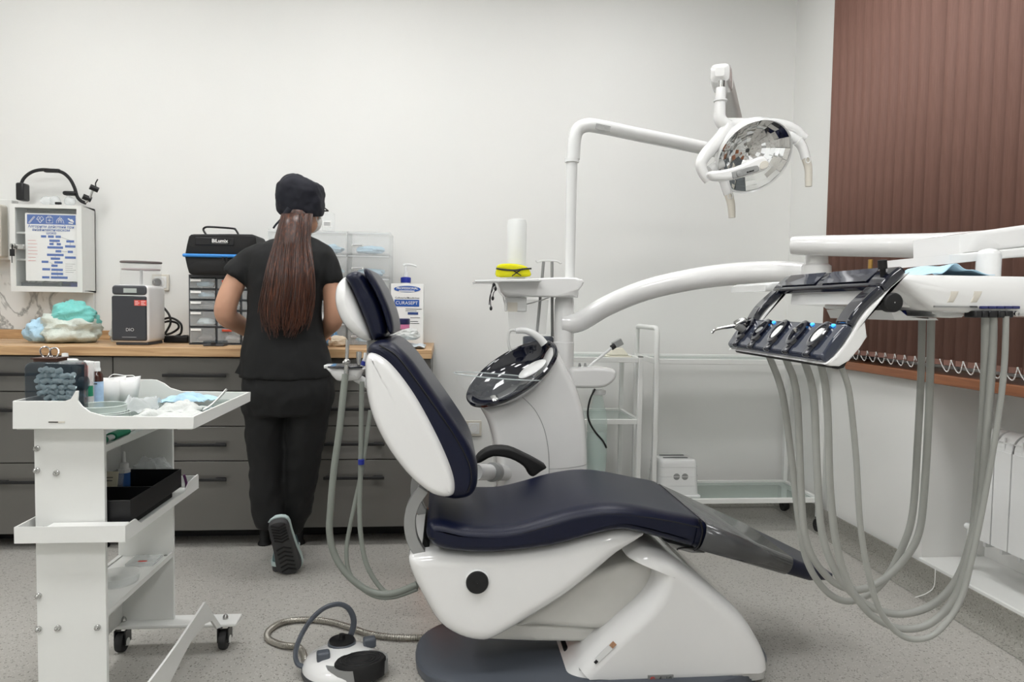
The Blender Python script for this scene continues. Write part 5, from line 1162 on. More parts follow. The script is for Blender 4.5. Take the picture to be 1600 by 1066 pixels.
# delivery arm
p = cr([P(880, 505, 2.82), P(905, 503, 2.8), P(950, 477, 2.74), P(1010, 453, 2.66), P(1080, 437, 2.57), P(1150, 428, 2.48), P(1220, 426, 2.38), P(1275, 432, 2.30)], 6, False)
MB().tube(p, [.040, .0435, .0435, .0425, .041], 22).build('lower_arm', M_lwhite, unit_)
j = P(1275, 425, 2.29)
MB().lathe([(.001, -.035), (.045, -.03), (.05, -.015), (.048, .02), (.038, .028), (.036, .055)], j, n=28, cap=True).build('arm_joint', M_lwhite, unit_)
up = [P(1252, 384, 2.27), P(1300, 384, 2.21), P(1400, 384, 2.06), P(1480, 384, 1.95), P(1640, 378, 1.72)]
MB().tube(cr([up[0]+(up[0]-up[1]).normalized()*.03]+up, 5, False), [.03, .040, .0405, .0405, .0405, .0405], 24).build('upper_arm', M_lwhite, unit_)

# ================================================================== things on the unit
tz_ = z8([(300, 157)], UY)[0].z+.003
q = zu([(484, 240)], UY+.02)[0]; zc_ = lambda y: zu([(484, y)], UY+.02)[0].z
MB().lathe([(.001, tz_), (.0385, tz_), (.0395, zc_(230)), (.0395, zc_(52)), (.036, zc_(36)), (.02, zc_(32)), (.001, zc_(31.5))], (q.x, UY+.05, 0), n=32).build('cup_dispenser', mat('milky_plastic', (226, 228, 226), .3, noise_amt=.01), label='tall milky white cup tube on the unit tray', cat='cup tube')
yg = UY-.06
t = thing('safety_glasses', 'yellow safety glasses folded on the unit tray', 'glasses', (P(803, 432, yg).x, yg, tz_))
o = z8([(205, 95), (215, 70), (260, 60), (340, 62), (400, 75), (432, 100), (440, 148), (330, 152), (208, 152)], yg); dz = tz_+.001-min(p.z for p in o)
yel = mat('yellow_lens', (226, 222, 40), .12, trans=.25, ior=1.2)
MB().pillow([p+V((0, 0, dz)) for p in cr(o, 3)], yg, yg+.05, .012, 4).build('lens', yel, t)
MB().tube([p+V((0, 0, dz)) for p in cr(z8([(200, 95), (260, 104), (330, 108), (400, 98), (446, 96)], yg-.003), 4, False)], .0035, 8).build('temple', M_black, t)
MB().tube([p+V((0, 0, dz)) for p in z8([(310, 148), (385, 95)], yg-.004)], .002, 6).tube([p+V((0, 0, dz)) for p in z8([(320, 110), (375, 145)], yg-.004)], .002, 6).build('temple', M_black, t)
ys = UY+.1
t = thing('shield_stand', 'thin steel stand with two legs behind the unit tray', 'stand', (z8([(555, 560)], ys)[0].x, ys, z8([(555, 560)], ys)[0].z))
for x0_, x1_ in ((530, 482), (588, 590)): MB().tube(z8([(x0_, 40), (x1_, 560)], ys), .0062, 8, flat=.4).build('leg', M_grey, t)
MB().tube(cr(z8([(478, 30), (486, 42), (500, 40), (520, 34), (600, 34), (630, 40), (645, 50), (652, 45)], ys), 4, False), .004, 8).build('hanger', M_white, t)
yv = UY+.02
t = thing('face_shield', 'clear curved face shield hanging below the unit tray', 'face shield', (z8([(440, 540)], yv)[0].x, yv, z8([(440, 540)], yv)[0].z))
pA, pB = z8([(285, 300)], yv)[0], z8([(570, 545)], yv)[0]
MB().patch(lambda u, v: V((pA.x+(pB.x-pA.x)*(u*(1-.12*v)+.06*v), yv-.05*math.sin(math.pi*u)+.04, pA.z+(pB.z-pA.z)*v)), 18, 8).build('visor', mat('visor_film', (240, 243, 243), .04, alpha=.18, noise_amt=0), t, solid=.001)
MB().tube(cr([V((pA.x-.02, yv+.02, pA.z+.02)), V((pA.x, yv+.01, pA.z-.03)), V((pA.x+.1, yv-.03, pA.z-.012)), V((pA.x+.19, yv, pA.z+.02))], 5, False), .0025, 6).build('visor_rim', M_white, t)
t = thing('lanyard', 'thin black cord with beads hanging from the unit tray edge', 'cord', (z8([(165, 370)], UY-.1)[0].x, UY-.1, z8([(165, 380)], UY-.1)[0].z))
for pts in ([(185, 186), (178, 230), (158, 280), (152, 340)], [(190, 190), (200, 225), (182, 260), (178, 300)], [(182, 190), (168, 240), (160, 300), (164, 350)]): MB().tube(cr(z8(pts, UY-.165), 5, False), .0018, 6).build('cord', M_black, t)
for x, y in ((184, 200), (196, 228), (177, 294), (165, 364)): MB().ball(z8([(x, y)], UY-.165)[0], (.0055, .005, .0085), 10, 8).build('bead', M_black, t)

# ================================================================== OPERATING LAMP
zl7 = lambda pts, Y: [P(860+x*.2815, 80+y*.2815, Y) for x, y in pts]
z9 = lambda pts, Y: [P(1080+x*.16881, 170+y*.16881, Y) for x, y in pts]
base = P(890, 440, UY)
lamp = thing('operating_lamp', 'white operating lamp on a jointed pole arm with a faceted reflector', 'lamp', (base.x, UY, tz_))
MB().tube([V((base.x, UY, tz_+.001)), P(893.5, 253, UY)], [.0195, .0225], 20).build('pole', M_white, lamp)
MB().tube([P(893.5, 254, UY), P(893.6, 248, UY)], .0285, 22).build('pole_collar', M_white, lamp)
p = cr(zl7([(127, 600), (133, 500), (150, 440), (200, 412), (280, 420), (500, 470), (700, 510), (900, 550), (960, 565)], UY)[:4]+[P(860+x*.2815, 80+y*.2815, Y) for x, y, Y in ((280, 420, 2.84), (500, 466, 2.9), (700, 506, 2.96), (900, 548, 3.02), (985, 565, 3.04))], 6, False)
MB().tube(p, [.0265, .0275, .0275, .0285, .0285], 20).build('swing_arm', M_white, lamp)
a, c_ = zl7([(252, 398), (333, 450)], UY-.03); R_ = Matrix.Rotation(.16, 3, 'Y')
MB().box((a+c_)/2, (c_.x-a.x, .002, .022), R_).build('rating_plate', mat('silver_plate', (160, 160, 158), .4, noise_amt=.25, scale=120), lamp)
# spring arm towards the camera
LY = 1.78
far = P(1160, 235, 2.98); near = zl7([(945, 130)], LY+.07)[0]
dv = (near-far).normalized(); sdv = dv.cross(V((0, 0, 1))).normalized(); uv_ = sdv.cross(dv)
def sec(c, w_, h_): 
    return [c+sdv*(w_*math.copysign(abs(math.cos(a))**.5, math.cos(a)))+uv_*(h_*math.copysign(abs(math.sin(a))**.5, math.sin(a))) for a in [2*math.pi*k_/24 for k_ in range(24)]]
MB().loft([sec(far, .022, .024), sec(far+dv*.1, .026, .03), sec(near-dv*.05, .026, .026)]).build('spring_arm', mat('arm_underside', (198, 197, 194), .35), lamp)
cp = near
MB().loft([sec(cp-dv*.09, .0265, .028), sec(cp-dv*.01, .028, .0285), sec(cp+dv*.018, .024, .023), sec(cp+dv*.028, .012, .011)]).build('arm_cap', M_lwhite, lamp)
p = zl7([(950, 165), (947, 215)], LY); MB().tube(p, .0085, 14).build('swivel_pin', M_steel, lamp)
p = cr(zl7([(947, 205), (944, 255), (940, 320), (940, 370), (958, 400), (985, 420)], LY), 5, False); MB().tube(p, [.0125, .0155, .0165, .0165, .0165, .018], 18).build('neck', M_lwhite, lamp)
MB().tube(zl7([(944, 272), (944, 279)], LY), .0172, 18).build('neck_ring', M_white, lamp)
# reflector
rc = z9([(588, 450)], LY)[0]
nr_ = V((.10, -.82, -.57)).normalized(); ra = V((.594, -.41, .69)); ra = (ra-nr_*ra.dot(nr_)).normalized(); rb = nr_.cross(ra); RR = Matrix((ra, rb, nr_)).transposed()
Rr = .097
m = MB(); nv_, nu_ = 9, 18
for i in range(nv_):                                  # stepped facets, each its own little mirror
    for k_ in range(nu_):
        r0_, r1_ = Rr*(.06+.94*i/nv_), Rr*(.06+.94*(i+1)/nv_); a0, a1 = 2*math.pi*k_/nu_, 2*math.pi*(k_+1)/nu_
        rm, am = (r0_+r1_)/2, (a0+a1)/2
        dep = lambda r: -.040*(1-(r/Rr)**2); wob = random.uniform(-.07, .07); wb2 = random.uniform(-.07, .07)
        vs = []
        for r, a in ((r0_, a0), (r1_, a0), (r1_, a1), (r0_, a1)):
            vs.append(rc+RR @ V((r*math.cos(a), r*math.sin(a), dep(r)+wob*(r-rm)+wb2*(a-am)*rm-.004)))
        m.add(vs, [(0, 1, 2, 3)])
refl = m.build('reflector', M_mirror, lamp, flat=True)
MB().lathe([(Rr*1.03, -.012), (Rr*1.05, -.002), (Rr*1.02, .003), (Rr*.99, -.002)], rc, RR, n=56).build('reflector_rim', M_white, lamp)
MB().lathe([(Rr*1.03, -.006), (Rr*.98, -.03), (Rr*.7, -.052), (.001, -.062)], rc, RR, n=40).build('reflector_back', M_white, lamp)
# yoke arms
p = cr(z9([(330, 150), (560, 150), (720, 145), (860, 160), (960, 200), (1010, 245), (1050, 275)], LY+.01), 5, False); MB().tube(p, [.018, .012, .012, .0145, .016, .0165, .013], 18).build('yoke_arm', M_lwhite, lamp)
p = cr(z9([(340, 160), (300, 240), (220, 330), (130, 430), (90, 510), (110, 590), (160, 665)], LY-.0), 5, False); MB().tube(p, [.02, .03, .021, .0165, .0155, .0155, .012], 18).build('yoke_arm', M_lwhite, lamp)
o = z9([(290, 140), (420, 138), (560, 150), (520, 190), (420, 270), (330, 370), (260, 400), (230, 330), (265, 250)], LY+.02); MB().pillow(cr(o, 3), LY+.01, LY+.05, .012, 4).build('yoke_hub', M_lwhite, lamp)
MB().tube(cr(z9([(850, 260), (900, 250), (950, 275), (1000, 300)], LY), 4, False), .0125, 14).build('pivot_arm', M_lwhite, lamp)
MB().tube(cr(z9([(170, 570), (230, 530), (290, 500)], LY+.02), 4, False), .0125, 14).build('pivot_arm', M_lwhite, lamp)
yb = LY-.075
o = z9([(170, 580), (300, 560), (420, 530), (540, 480), (640, 435), (690, 440), (728, 490), (715, 545), (640, 585), (520, 620), (400, 650), (300, 660), (200, 650)], yb)
MB().pillow(cr(o, 3), yb, yb+.03, .009, 4).build('bulb_bar', M_lwhite, lamp)
o = z9([(380, 600), (395, 578), (590, 525), (625, 535), (632, 560), (610, 582), (420, 642), (388, 636)], yb-.002); MB().pillow(cr(o, 3), yb-.002, yb+.004, .002, 2).build('badge_inset', M_grey, lamp)
bc0 = z9([(548, 580)], yb-.003)[0]; bd = V((.957, 0, .29)); Rb = Matrix((bd, V((0, 1, 0)), V((-.29, 0, .957)))).transposed()
for k_, w_ in enumerate((.0030, .0014, .0026, .0022, .0028)): MB().box(bc0+bd*(.0038*(k_-2)), (w_, .001, .0034-.0006*(k_ % 2)), Rb).build('badge_mark', M_black, lamp)
o = z9([(650, 495), (690, 480), (718, 500), (708, 540), (660, 560), (635, 545)], yb-.002); MB().pillow(cr(o, 3), yb-.002, yb+.003, .001, 2).build('lens_window', M_offw, lamp)
MB().lathe([(.008, 0), (.007, .003), (.001, .004)], z9([(445, 605)], yb-.002)[0], Matrix.Rotation(math.pi/2, 3, 'X'), n=18).build('bar_knob', M_grey, lamp)
for pts in ([(985, 300), (1020, 340), (1045, 400), (1060, 460), (1085, 560), (1085, 720)], [(260, 620), (300, 660), (320, 720), (345, 790), (370, 890), (378, 1010)]):
    q = z9(pts, LY-.01); p = cr(q[:4], 5, False)
    MB().tube(p, [.0125, .0115, .011, .0115], 16).build('handle_neck', M_lwhite, lamp)
    q2 = cr(q[3:], 6, False); gp = MB().tube(q2, [.0115, .0125, .014, .0142, .0125, .0085], 16, flat=.8).build('handle_grip', M_offw, lamp)
    c_ = q[3]+V((0, -.0115, -.006)); MB().tube([c_+V((.006*math.cos(k_*.524), 0, .0075*math.sin(k_*.524))) for k_ in range(13)], .0011, 6).build('grip_mark', M_white, lamp)

# ================================================================== DELIVERY UNIT
z5 = lambda pts, Y: [P(1130+x*.1875, 410+y*.1875, Y) for x, y in pts]
y0d, y1d = 1.07, 1.45
dl = thing('delivery_unit', 'white delivery table with a navy instrument panel hanging on the arm', 'delivery unit', (1.0, 1.26, 1.0))
# slope profile of the panel at the near side (X,Z), top to bottom
prof = cr(z5([(1535, 80), (1450, 165), (1330, 270), (1200, 390), (1130, 480), (1080, 570), (1010, 680), (930, 780), (860, 845)], y0d), 6, False)
cum = [0]
for i in range(1, len(prof)): cum.append(cum[-1]+(prof[i]-prof[i-1]).length)
def slope(u):
    s_ = u*cum[-1]
    for i in range(1, len(cum)):
        if cum[i] >= s_ or i == len(cum)-1:
            f_ = (s_-cum[i-1])/max(1e-9, cum[i]-cum[i-1]); p = prof[i-1].lerp(prof[i], f_); tt = (prof[i]-prof[i-1]).normalized(); return p, V((-tt.z, 0, tt.x)), tt
def pan(u, v, up_=0):
    p, n0, tt = slope(u); n0 = n0 if n0.x < 0 else -n0
    return V((p.x, y0d+(y1d-y0d)*v, p.z))+n0*up_
def panel_piece(u0_, u1_, v0_, v1_, th, lift=0, nu=10, nv=10, crown=.0):
    m = MB(); top = []; botm = []
    for i in range(nu+1):
        for k_ in range(nv+1):
            u, v = u0_+(u1_-u0_)*i/nu, v0_+(v1_-v0_)*k_/nv
            top.append(pan(u, v, lift+th+crown*math.sin(math.pi*i/nu))); botm.append(pan(u, v, lift))
    N = len(top); id_ = lambda i, k_: i*(nv+1)+k_; fs = []
    for i in range(nu):
        for k_ in range(nv):
            fs.append((id_(i, k_), id_(i+1, k_), id_(i+1, k_+1), id_(i, k_+1))); fs.append((N+id_(i, k_), N+id_(i, k_+1), N+id_(i+1, k_+1), N+id_(i+1, k_)))
    for i in range(nu):
        fs.append((id_(i, 0), N+id_(i, 0), N+id_(i+1, 0), id_(i+1, 0))); fs.append((id_(i, nv), id_(i+1, nv), N+id_(i+1, nv), N+id_(i, nv)))
    for k_ in range(nv):
        fs.append((id_(0, k_), id_(0, k_+1), N+id_(0, k_+1), N+id_(0, k_))); fs.append((id_(nu, k_), N+id_(nu, k_), N+id_(nu, k_+1), id_(nu, k_+1)))
    return m.add(top+botm, fs)
U0, U1, V0, V1 = .24, .63, .10, .92
panel_piece(0, U0, 0, 1, .014, crown=.003).build('control_panel', M_navyp, dl, bevel=.004)
panel_piece(U0, U1, 0, V0, .014).build('panel_side_bar', M_navyp, dl, bevel=.004)
panel_piece(U0, U1, V1, 1, .014).build('panel_side_bar', M_navyp, dl, bevel=.004)
panel_piece(U1, 1.0, 0, 1, .014, crown=.006).build('instrument_panel', mat('navy_satin', (44, 50, 66), .12, coat=.5, noise_amt=.03), dl, bevel=.004)
panel_piece(.03, .2, .12, .5, .001, .0175, 4, 4).build('touch_pad', mat('pad_grey', (58, 60, 72), .05, coat=.8, noise_amt=.35, scale=60), dl)
panel_piece(.03, .2, .56, .92, .001, .0175, 4, 4).build('touch_pad', mat('pad_grey', (150, 150, 158)), dl)
# white flank below the panel (both sides) and belly
fl = z5([(1545, 92), (1400, 215), (1290, 320), (1200, 425), (1175, 500), (1185, 580), (1195, 620), (1130, 715), (1040, 820), (960, 868), (880, 862), (840, 850), (930, 780), (1010, 685), (1080, 572), (1130, 485), (1200, 395), (1330, 275), (1450, 170)], y0d)
MB().pillow(fl, y0d-.004, y0d+.03, .003, 2).build('side_flank', M_lwhite, dl)
MB().pillow(fl, y1d-.03, y1d+.004, .003, 2).build('side_flank', M_lwhite, dl)
o = z5([(1195, 620), (1130, 715), (1040, 820), (960, 868), (880, 862), (840, 850), (930, 780), (1010, 685), (1080, 590)], y0d); MB().pillow(o, y0d+.03, y1d-.03, .002, 2).build('front_belly', M_lwhite, dl)
o = z5([(1040, 825), (1010, 880), (960, 892), (915, 880), (900, 862), (960, 868)], y0d); MB().pillow(o, y0d+.0, y1d, .002, 2).build('hose_rail', M_blackm, dl)
q = z5([(1405, 335)], y0d-.002)[0]
MB().lathe([(.0155, -.01), (.0155, .005), (.0135, .007), (.001, .008)], q, Matrix.Rotation(math.pi/2, 3, 'X'), n=30).build('pivot_cap', M_blackm, dl)
p0 = pan(.13, .05, .015); MB().cyl(p0, p0+V((-.003, -.003, .012)), .0045, n=14).cyl(p0+V((-.003, -.003, .012)), p0+V((-.005, -.004, .026)), .007, n=14).build('knob', M_blackm, dl)
# instrument seats along the lower panel
for i in range(5):
    v = .12+.19*i; p1, p2 = pan(.72, v, .013), pan(.99, v, .013); tt = (p2-p1).normalized(); nn_ = (pan(.8, v, .05)-pan(.8, v, 0)).normalized()
    Rm = Matrix((tt, V((0, 1, 0)), nn_)).transposed()
    MB().lathe([(.024, 0), (.023, .006), (.017, .007), (.015, .001)], pan(.78, v, .0185), Rm, n=28, sx=1.15, sy=.8).build('holder_ring', M_navyp, dl)
    if i in (0, 2): MB().lathe([(.0155, .001), (.013, .005), (.001, .005)], pan(.79, v+.01, .0185), Rm, n=24, sx=1.1, sy=.7).build('holder_pad', M_white, dl)
    MB().box(pan(.915, v, .0175), (.04, .016, .010), Rm).build('holder_clip', M_navyp, dl, bevel=.004)
    if i in (0, 1, 3): MB().ball(pan(.665, v-.055 if i else v-.04, .0165), (.004, .004, .003), 10, 8).build('indicator', mat('blue_indicator', (60, 160, 255), .3, emit=1.6), dl)
    MB().box(pan(.65, v+.02, .0185), (.002, .012, .0012), Rm).build('panel_mark', M_paper, dl)
def piece(pts, Y, r, m_, nm): return MB().tube(cr(z5(pts, Y), 4, False), r, 14).build(nm, m_, dl)
piece([(108, 520), (170, 570), (220, 640), (255, 670)], 1.41, [.009, .0085, .007, .006], M_grey, 'air_syringe'); piece([(105, 520), (140, 500), (175, 490), (190, 510)], 1.41, [.008, .008, .007], M_steel, 'syringe_button')
piece([(105, 528), (60, 536), (-60, 558), (-95, 590)], 1.41, [.0042, .0034, .0026], M_steel, 'syringe_tip')
piece([(298, 560), (330, 600), (360, 645), (385, 680)], 1.335, [.0085, .0085, .008, .006], M_grey, 'handpiece'); piece([(325, 575), (355, 600)], 1.325, .0075, M_dblue, 'handpiece_band')
piece([(605, 545), (620, 580), (640, 615)], 1.2, [.006, .0068, .006], M_steel, 'handpiece'); piece([(632, 615), (655, 650), (675, 690)], 1.2, [.0085, .009, .007], M_grey, 'handpiece')
# table body
bA = z5([(1440, 170)], 1.10)[0]; zbt = P(1500, 431, 1.10).z; zbb = P(1500, 489, 1.10).z
XR = 1.25
o = [V((pan(.10, 0).x-.0, 0, zbt-.002)), V((pan(.10, 0).x+.03, 0, zbt)), V((XR, 0, zbt+.002)), V((XR, 0, zbb-.008)), V((1.0, 0, zbb-.006)), V((.86, 0, zbb)), V((.79, 0, zbb+.004)), V((.755, 0, zbb+.03))]
MB().pillow(o, 1.09, 1.43, .012, 4).build('table_body', M_lwhite, dl)
MB().pillow([V((pan(.3, 0).x+.02, 0, zbb+.06)), V((.79, 0, zbb+.06)), V((.82, 0, zbb+.005)), V((pan(.55, 0).x+.05, 0, zbb+.012))], 1.14, 1.40, .006, 3).build('neck_block', M_lwhite, dl)
z6 = lambda pts, Y: [P(1400+x*.16892, 340+y*.16892, Y) for x, y in pts]
yb6 = 1.0885
for xx in (0, 218):
    o = z6([(515+xx, 682), (585+xx, 682), (560+xx, 740), (535+xx, 785), (475+xx, 785), (500+xx, 740)], yb6); MB().pillow(o, yb6, yb6+.004, .001, 2).build('side_recess', M_offw, dl)
a, c_ = z6([(360, 815), (758, 838)], yb6); MB().bb(a.x, c_.x, yb6, yb6+.004, c_.z, a.z).build('side_slot', M_grey, dl); a, c_ = z6([(690, 817), (752, 834)], yb6-.001); MB().bb(a.x, c_.x, yb6-.001, yb6+.003, c_.z, a.z).build('slot_latch', M_dgrey, dl)
for i in range(5):
    a, c_ = z6([(778+74*i, 818), (848+74*i, 846)], yb6-.001); MB().bb(a.x+.0006, c_.x-.0006, yb6-.003, yb6+.003, c_.z, a.z).build('blue_key', mat('key_blue', (40, 46, 100), .3), dl, bevel=.001)
for x0_, x1_ in ((725, 790), (797, 852), (858, 935), (945, 1005), (1010, 1080)):
    a, c_ = z6([(x0_, 862), (x1_, 928)], yb6-.004); MB().bb(a.x, c_.x, yb6-.006, yb6+.02, c_.z, a.z).build('hose_clip', M_black, dl, bevel=.002)
q = z6([(1110, 890)], yb6-.002)[0]; MB().lathe([(.0045, 0), (.004, .003), (.0005, .0035)], q, Matrix.Rotation(math.pi/2, 3, 'X'), n=14).build('screw', M_steel, dl)
a, c_ = z6([(70, 862), (95, 920)], 1.2); MB().tube([a.lerp(c_, 0), c_], [.004, .0015], 8).build('pointer', M_dblue, dl)
a, c_ = z5([(1260, 410), (1640, 478)], 1.2)
o = z5([(1255, 400), (1335, 400), (1400, 455), (1620, 460), (1640, 478), (1290, 478)], 1.2); MB().pillow(o, 1.15, 1.36, .002, 2).build('under_bracket', M_white, dl)
o = z6([(170, 868), (330, 862), (440, 880), (435, 920), (230, 922), (195, 900)], 1.2); MB().pillow(cr(o, 2), 1.15, 1.36, .004, 2).build('under_block', M_white, dl)
# side tray on the far side
o = z5([(145, 200), (200, 180), (620, 165), (660, 190), (660, 236), (145, 250)], 1.6); MB().pillow(o, 1.47, 1.66, .004, 3).build('far_tray', M_white, dl)
MB().tube([V((z5([(420, 210)], 1.6)[0].x+.05, 1.47, 1.13)), V((z5([(420, 210)], 1.6)[0].x+.12, 1.40, 1.13))], .012, 12).build('tray_link', M_white, dl)
q = z5([(1225, 60)], 1.5)[0]; MB().lathe([(.03, -.03), (.026, -.02), (.013, -.012), (.010, 0)], q, n=20, cap=True).build('post_foot', M_white, dl); MB().cyl(q, q+V((0, 0, .022)), .005, n=12).build('brass_pin', M_gold, dl)
# post up to the arm and arm head
pc = z6([(855, 440)], 1.24)[0]
MB().tube([V((pc.x, 1.24, zbt-.003)), V((pc.x, 1.24, z6([(855, 345)], 1.24)[0].z))], .0205, 24).ball(V((pc.x, 1.24, z6([(850, 345)], 1.24)[0].z)), (.0205, .0205, .012), 20, 10).build('post', M_lwhite, dl)
o = z6([(508, 165), (700, 135), (870, 112), (1184, 68), (1500, 30), (1500, 250), (1184, 275), (860, 310), (510, 345)], 1.30); MB().pillow(o, 1.27, 1.42, .008, 3).build('arm_head', M_lwhite, dl)
o = z6([(422, 350), (510, 340), (860, 308), (1184, 275), (1500, 245), (1500, 335), (1184, 360), (860, 392), (422, 436)], 1.27); MB().pillow(o, 1.245, 1.45, .004, 3).build('head_plate', M_lwhite, dl)
# mask lying on the table
m = MB(); a, c_ = z6([(170, 515), (640, 525)], 1.2)
m.patch(lambda u, v: V((a.x+(c_.x-a.x)*u, 1.13+.12*v, zbt+.003+.017*math.exp(-((u-.25)/.16)**2)+.010*math.exp(-((u-.6)/.2)**2)+.0015*math.sin(v*9+u*7))), 22, 10).build('medical_mask', M_mask, solid=.001, label='pale blue medical mask lying on the white delivery table', cat='mask', angle=30)
# hoses
z3 = lambda pts, Y0, Y1: [P(1180+x*.4317, 560+y*.4317, Y0+(Y1-Y0)*i/(len(pts)-1)) for i, (x, y) in enumerate(pts)]
HP = [([(40, -30), (62, 20), (88, 90), (108, 180), (135, 400), (160, 600), (190, 740), (250, 835), (320, 878), (400, 862), (470, 800), (530, 690), (570, 560), (588, 300), (600, 60), (604, -142)], 1.40, 1.30, .0068),
      ([(98, -30), (120, 25), (140, 80), (154, 180), (166, 480), (180, 640), (220, 740), (290, 815), (370, 838), (450, 810), (530, 740), (590, 640), (612, 480), (628, 200), (634, 0), (637, -142)], 1.32, 1.26, .0068),
      ([(162, -30), (185, 30), (203, 90), (215, 180), (225, 420), (240, 620), (280, 750), (340, 840), (430, 905), (530, 926), (640, 893), (730, 800), (785, 640), (805, 450), (824, 200), (832, 0), (834, -152)], 1.25, 1.10, .0066),
      ([(222, -30), (240, 32), (255, 110), (263, 220), (270, 450), (290, 650), (330, 800), (400, 910), (480, 965), (560, 980), (640, 955), (720, 870), (770, 720), (815, 520), (840, 250), (858, 0), (862, -152)], 1.17, 1.095, .0062),
      ([(298, -10), (315, 38), (338, 110), (350, 200), (366, 370), (380, 600), (410, 780), (450, 910), (510, 990), (580, 1018), (660, 990), (740, 880), (790, 700), (840, 450), (882, 200), (902, 20), (908, -152)], 1.09, 1.085, .0048)]
nm_ = ['first', 'second', 'third', 'fourth', 'fifth and thinnest']
for i, (pts, Y0, Y1, r) in enumerate(HP):
    MB().tube(cr(z3(pts, Y0, Y1), 6, False), r, 12).build('instrument_hose', M_hose, label='grey instrument hose looping below the delivery table, %s from the left' % nm_[i], cat='hose', group='delivery hoses')

# ================================================================== GLASS CARTS AND STOOL
def cart(label, x0, x1, ya, yb_, zs2, handle_left, glass_top=True, zt=.85, wheels=True, right_full=True):
    t = thing('glass_cart', label, 'cart', ((x0+x1)/2, (ya+yb_)/2, 0), 'glass carts'); r = .011
    for x in (x0, x1):
        for y in (ya, yb_):
            MB().bb(x-r, x+r, y-r, y+r, .075, zt).build('post', M_matt, t, bevel=.002)
            MB().bb(x-r, x+r, y-r, y+r, zt, zt+.003).build('post_cap', M_black if handle_left is None else M_matt, t)
            c = MB().cyl((x, y, .06), (x, y, .076), .012, n=12).bb(x-.016, x+.016, y-.02, y+.012, .03, .062).build('castor', M_black, t, bevel=.004)
            MB().lathe([(.012, -.014), (.03, -.014), (.033, -.006), (.033, .006), (.03, .014), (.012, .014)], (x, y-.008, .034), Matrix.Rotation(math.pi/2, 3, 'Y'), n=20, cap=True).build('wheel', M_rubber, c)
    for z in zs2:
        m = MB(); m.bb(x0+r, x1-r, ya-r*.8, ya+r*.8, z-.012, z+.012).bb(x0+r, x1-r, yb_-r*.8, yb_+r*.8, z-.012, z+.012).bb(x0-r*.8, x0+r*.8, ya+r, yb_-r, z-.012, z+.012).bb(x1-r*.8, x1+r*.8, ya+r, yb_-r, z-.012, z+.012)
        s_ = m.build('shelf_frame', M_matt, t, bevel=.002)
        MB().bb(x0+r, x1-r, ya+r, yb_-r, z-.004, z+.001).build('shelf_glass', mat('shelf_glass', (190, 208, 200), .04, alpha=.35), s_)
    if handle_left is not None:
        p = [V((handle_left, yb_, zt-.02)), V((handle_left, yb_, zt+.11)), V((handle_left, yb_-.03, zt+.145)), V((handle_left, ya+.03, zt+.145)), V((handle_left, ya, zt+.11)), V((handle_left, ya, zt-.02))]
        q = [p[0], p[1]]+cr([p[1], p[1]+V((0, -.008, .028)), p[2]], 4, False)[1:]+[p[3]]+cr([p[3], p[3]+V((0, -.022, -.007)), p[4]], 4, False)[1:]+[p[5]]
        MB().tube(q, .0125, 12).build('handle', M_matt, t)
    return t
cart('wide white glass cart with push handle along the back wall', P(1025, 600, 3.34).x, P(1287, 600, 3.34).x-.004, 3.34, 3.70, (.16, .845), P(1025, 600, 3.34).x, zt=.86)
cart('narrow white glass cart behind the spittoon unit', P(860, 600, 3.33).x, P(999, 600, 3.33).x, 3.32, 3.68, (.2, .555, .852), None, zt=.866)
q = zu([(935, 640)], 3.45)[0]; z_t = .8545
t = thing('curing_light', 'small white charger with a plugged lead on the narrow glass cart', 'charger', (q.x, 3.45, z_t+.001))
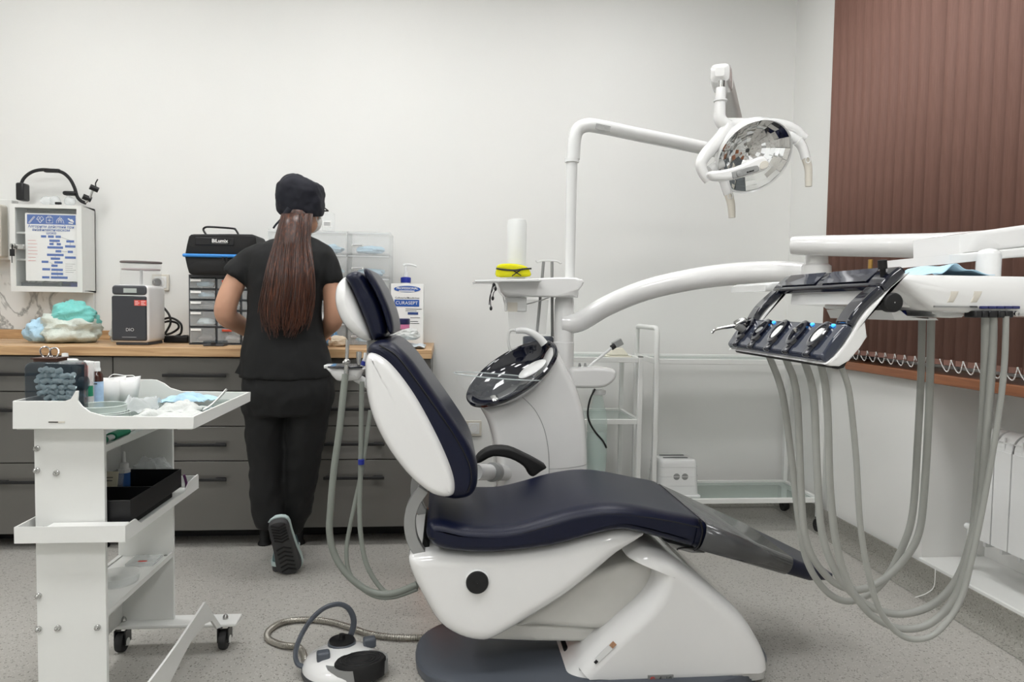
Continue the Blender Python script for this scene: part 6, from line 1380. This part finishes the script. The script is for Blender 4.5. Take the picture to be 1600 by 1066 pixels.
MB().loft([[V((q.x-.05, 3.41, z_t+.011)), V((q.x+.05, 3.41, z_t+.011)), V((q.x+.05, 3.49, z_t+.011)), V((q.x-.05, 3.49, z_t+.011))], [V((q.x-.03, 3.42, z_t+.05)), V((q.x+.02, 3.42, z_t+.05)), V((q.x+.02, 3.48, z_t+.05)), V((q.x-.03, 3.48, z_t+.05))]]).build('charger_base', mat('cream_plastic', (216, 212, 196), .4), t, bevel=.006)
MB().bb(q.x-.06, q.x+.06, 3.405, 3.495, z_t+.0, z_t+.0105).build('foot', mat('cream_plastic', (216, 212, 196)), t, bevel=.003)
MB().box((q.x-.003, 3.44, z_t+.07), (.05, .03, .035), Matrix.Rotation(-.5, 3, 'Y')).build('handpiece_rest', M_grey, t, bevel=.004)
# step stool
ys0 = 3.40; a, c_ = P(1027, 780, ys0), P(1100, 780, ys0); ta_, tb_ = P(1030, 718, ys0), P(1092, 718, ys0); zs0 = .1615
zt_ = P(1060, 718, ys0+.03).z; mx = (a.x+c_.x)/2-.01
t = thing('step_stool', 'white plastic step stool with two grey button eyes on the cart shelf', 'stool', (mx, ys0+.1, zs0))
def rr_(w_, d_, z, r): return [V((mx+p.x, ys0+.1+p.z, z)) for p in rrect(-w_, w_, -d_, d_, r, 5)]
W = (c_.x-a.x)/2-.012
MB().loft([rr_(W*1.06, .108, zs0+.0005, .02), rr_(W*1.06, .108, zs0+.008, .02), rr_(W*.99, .1, zs0+.012, .03), rr_(W*.9, .09, zt_-.02, .03), rr_(W*.87, .087, zt_-.004, .03), rr_(W*.82, .08, zt_, .028)]).build('body', M_white, t, angle=50)
for k_ in range(2):
    o = rr_(W*.6, .01, zt_+.0004, .008); MB().loft([[p+V((0, -.03+.06*k_, 0)) for p in o], [p+V((0, -.03+.06*k_, .0012)) for p in o]]).build('top_slot', M_dgrey, t)
for f_ in (.3, .55, .8):
    z = zs0+(zt_-zs0)*f_; MB().loft([rr_(W*(1.0-.1*f_)+.001, .1015-.01*f_, z, .03), rr_(W*(1.0-.1*f_)+.0014, .102-.01*f_, z+.003, .03)], cap=False).build('side_rib', M_white, t)
for x, y in ((1057, 745), (1070, 745)):
    q = P(x, y, ys0+.008); MB().lathe([(.0165, -.006), (.0165, .003), (.014, .004), (.001, .004)], q, Matrix.Rotation(math.pi/2, 3, 'X'), n=22).build('button_eye', M_grey, t)
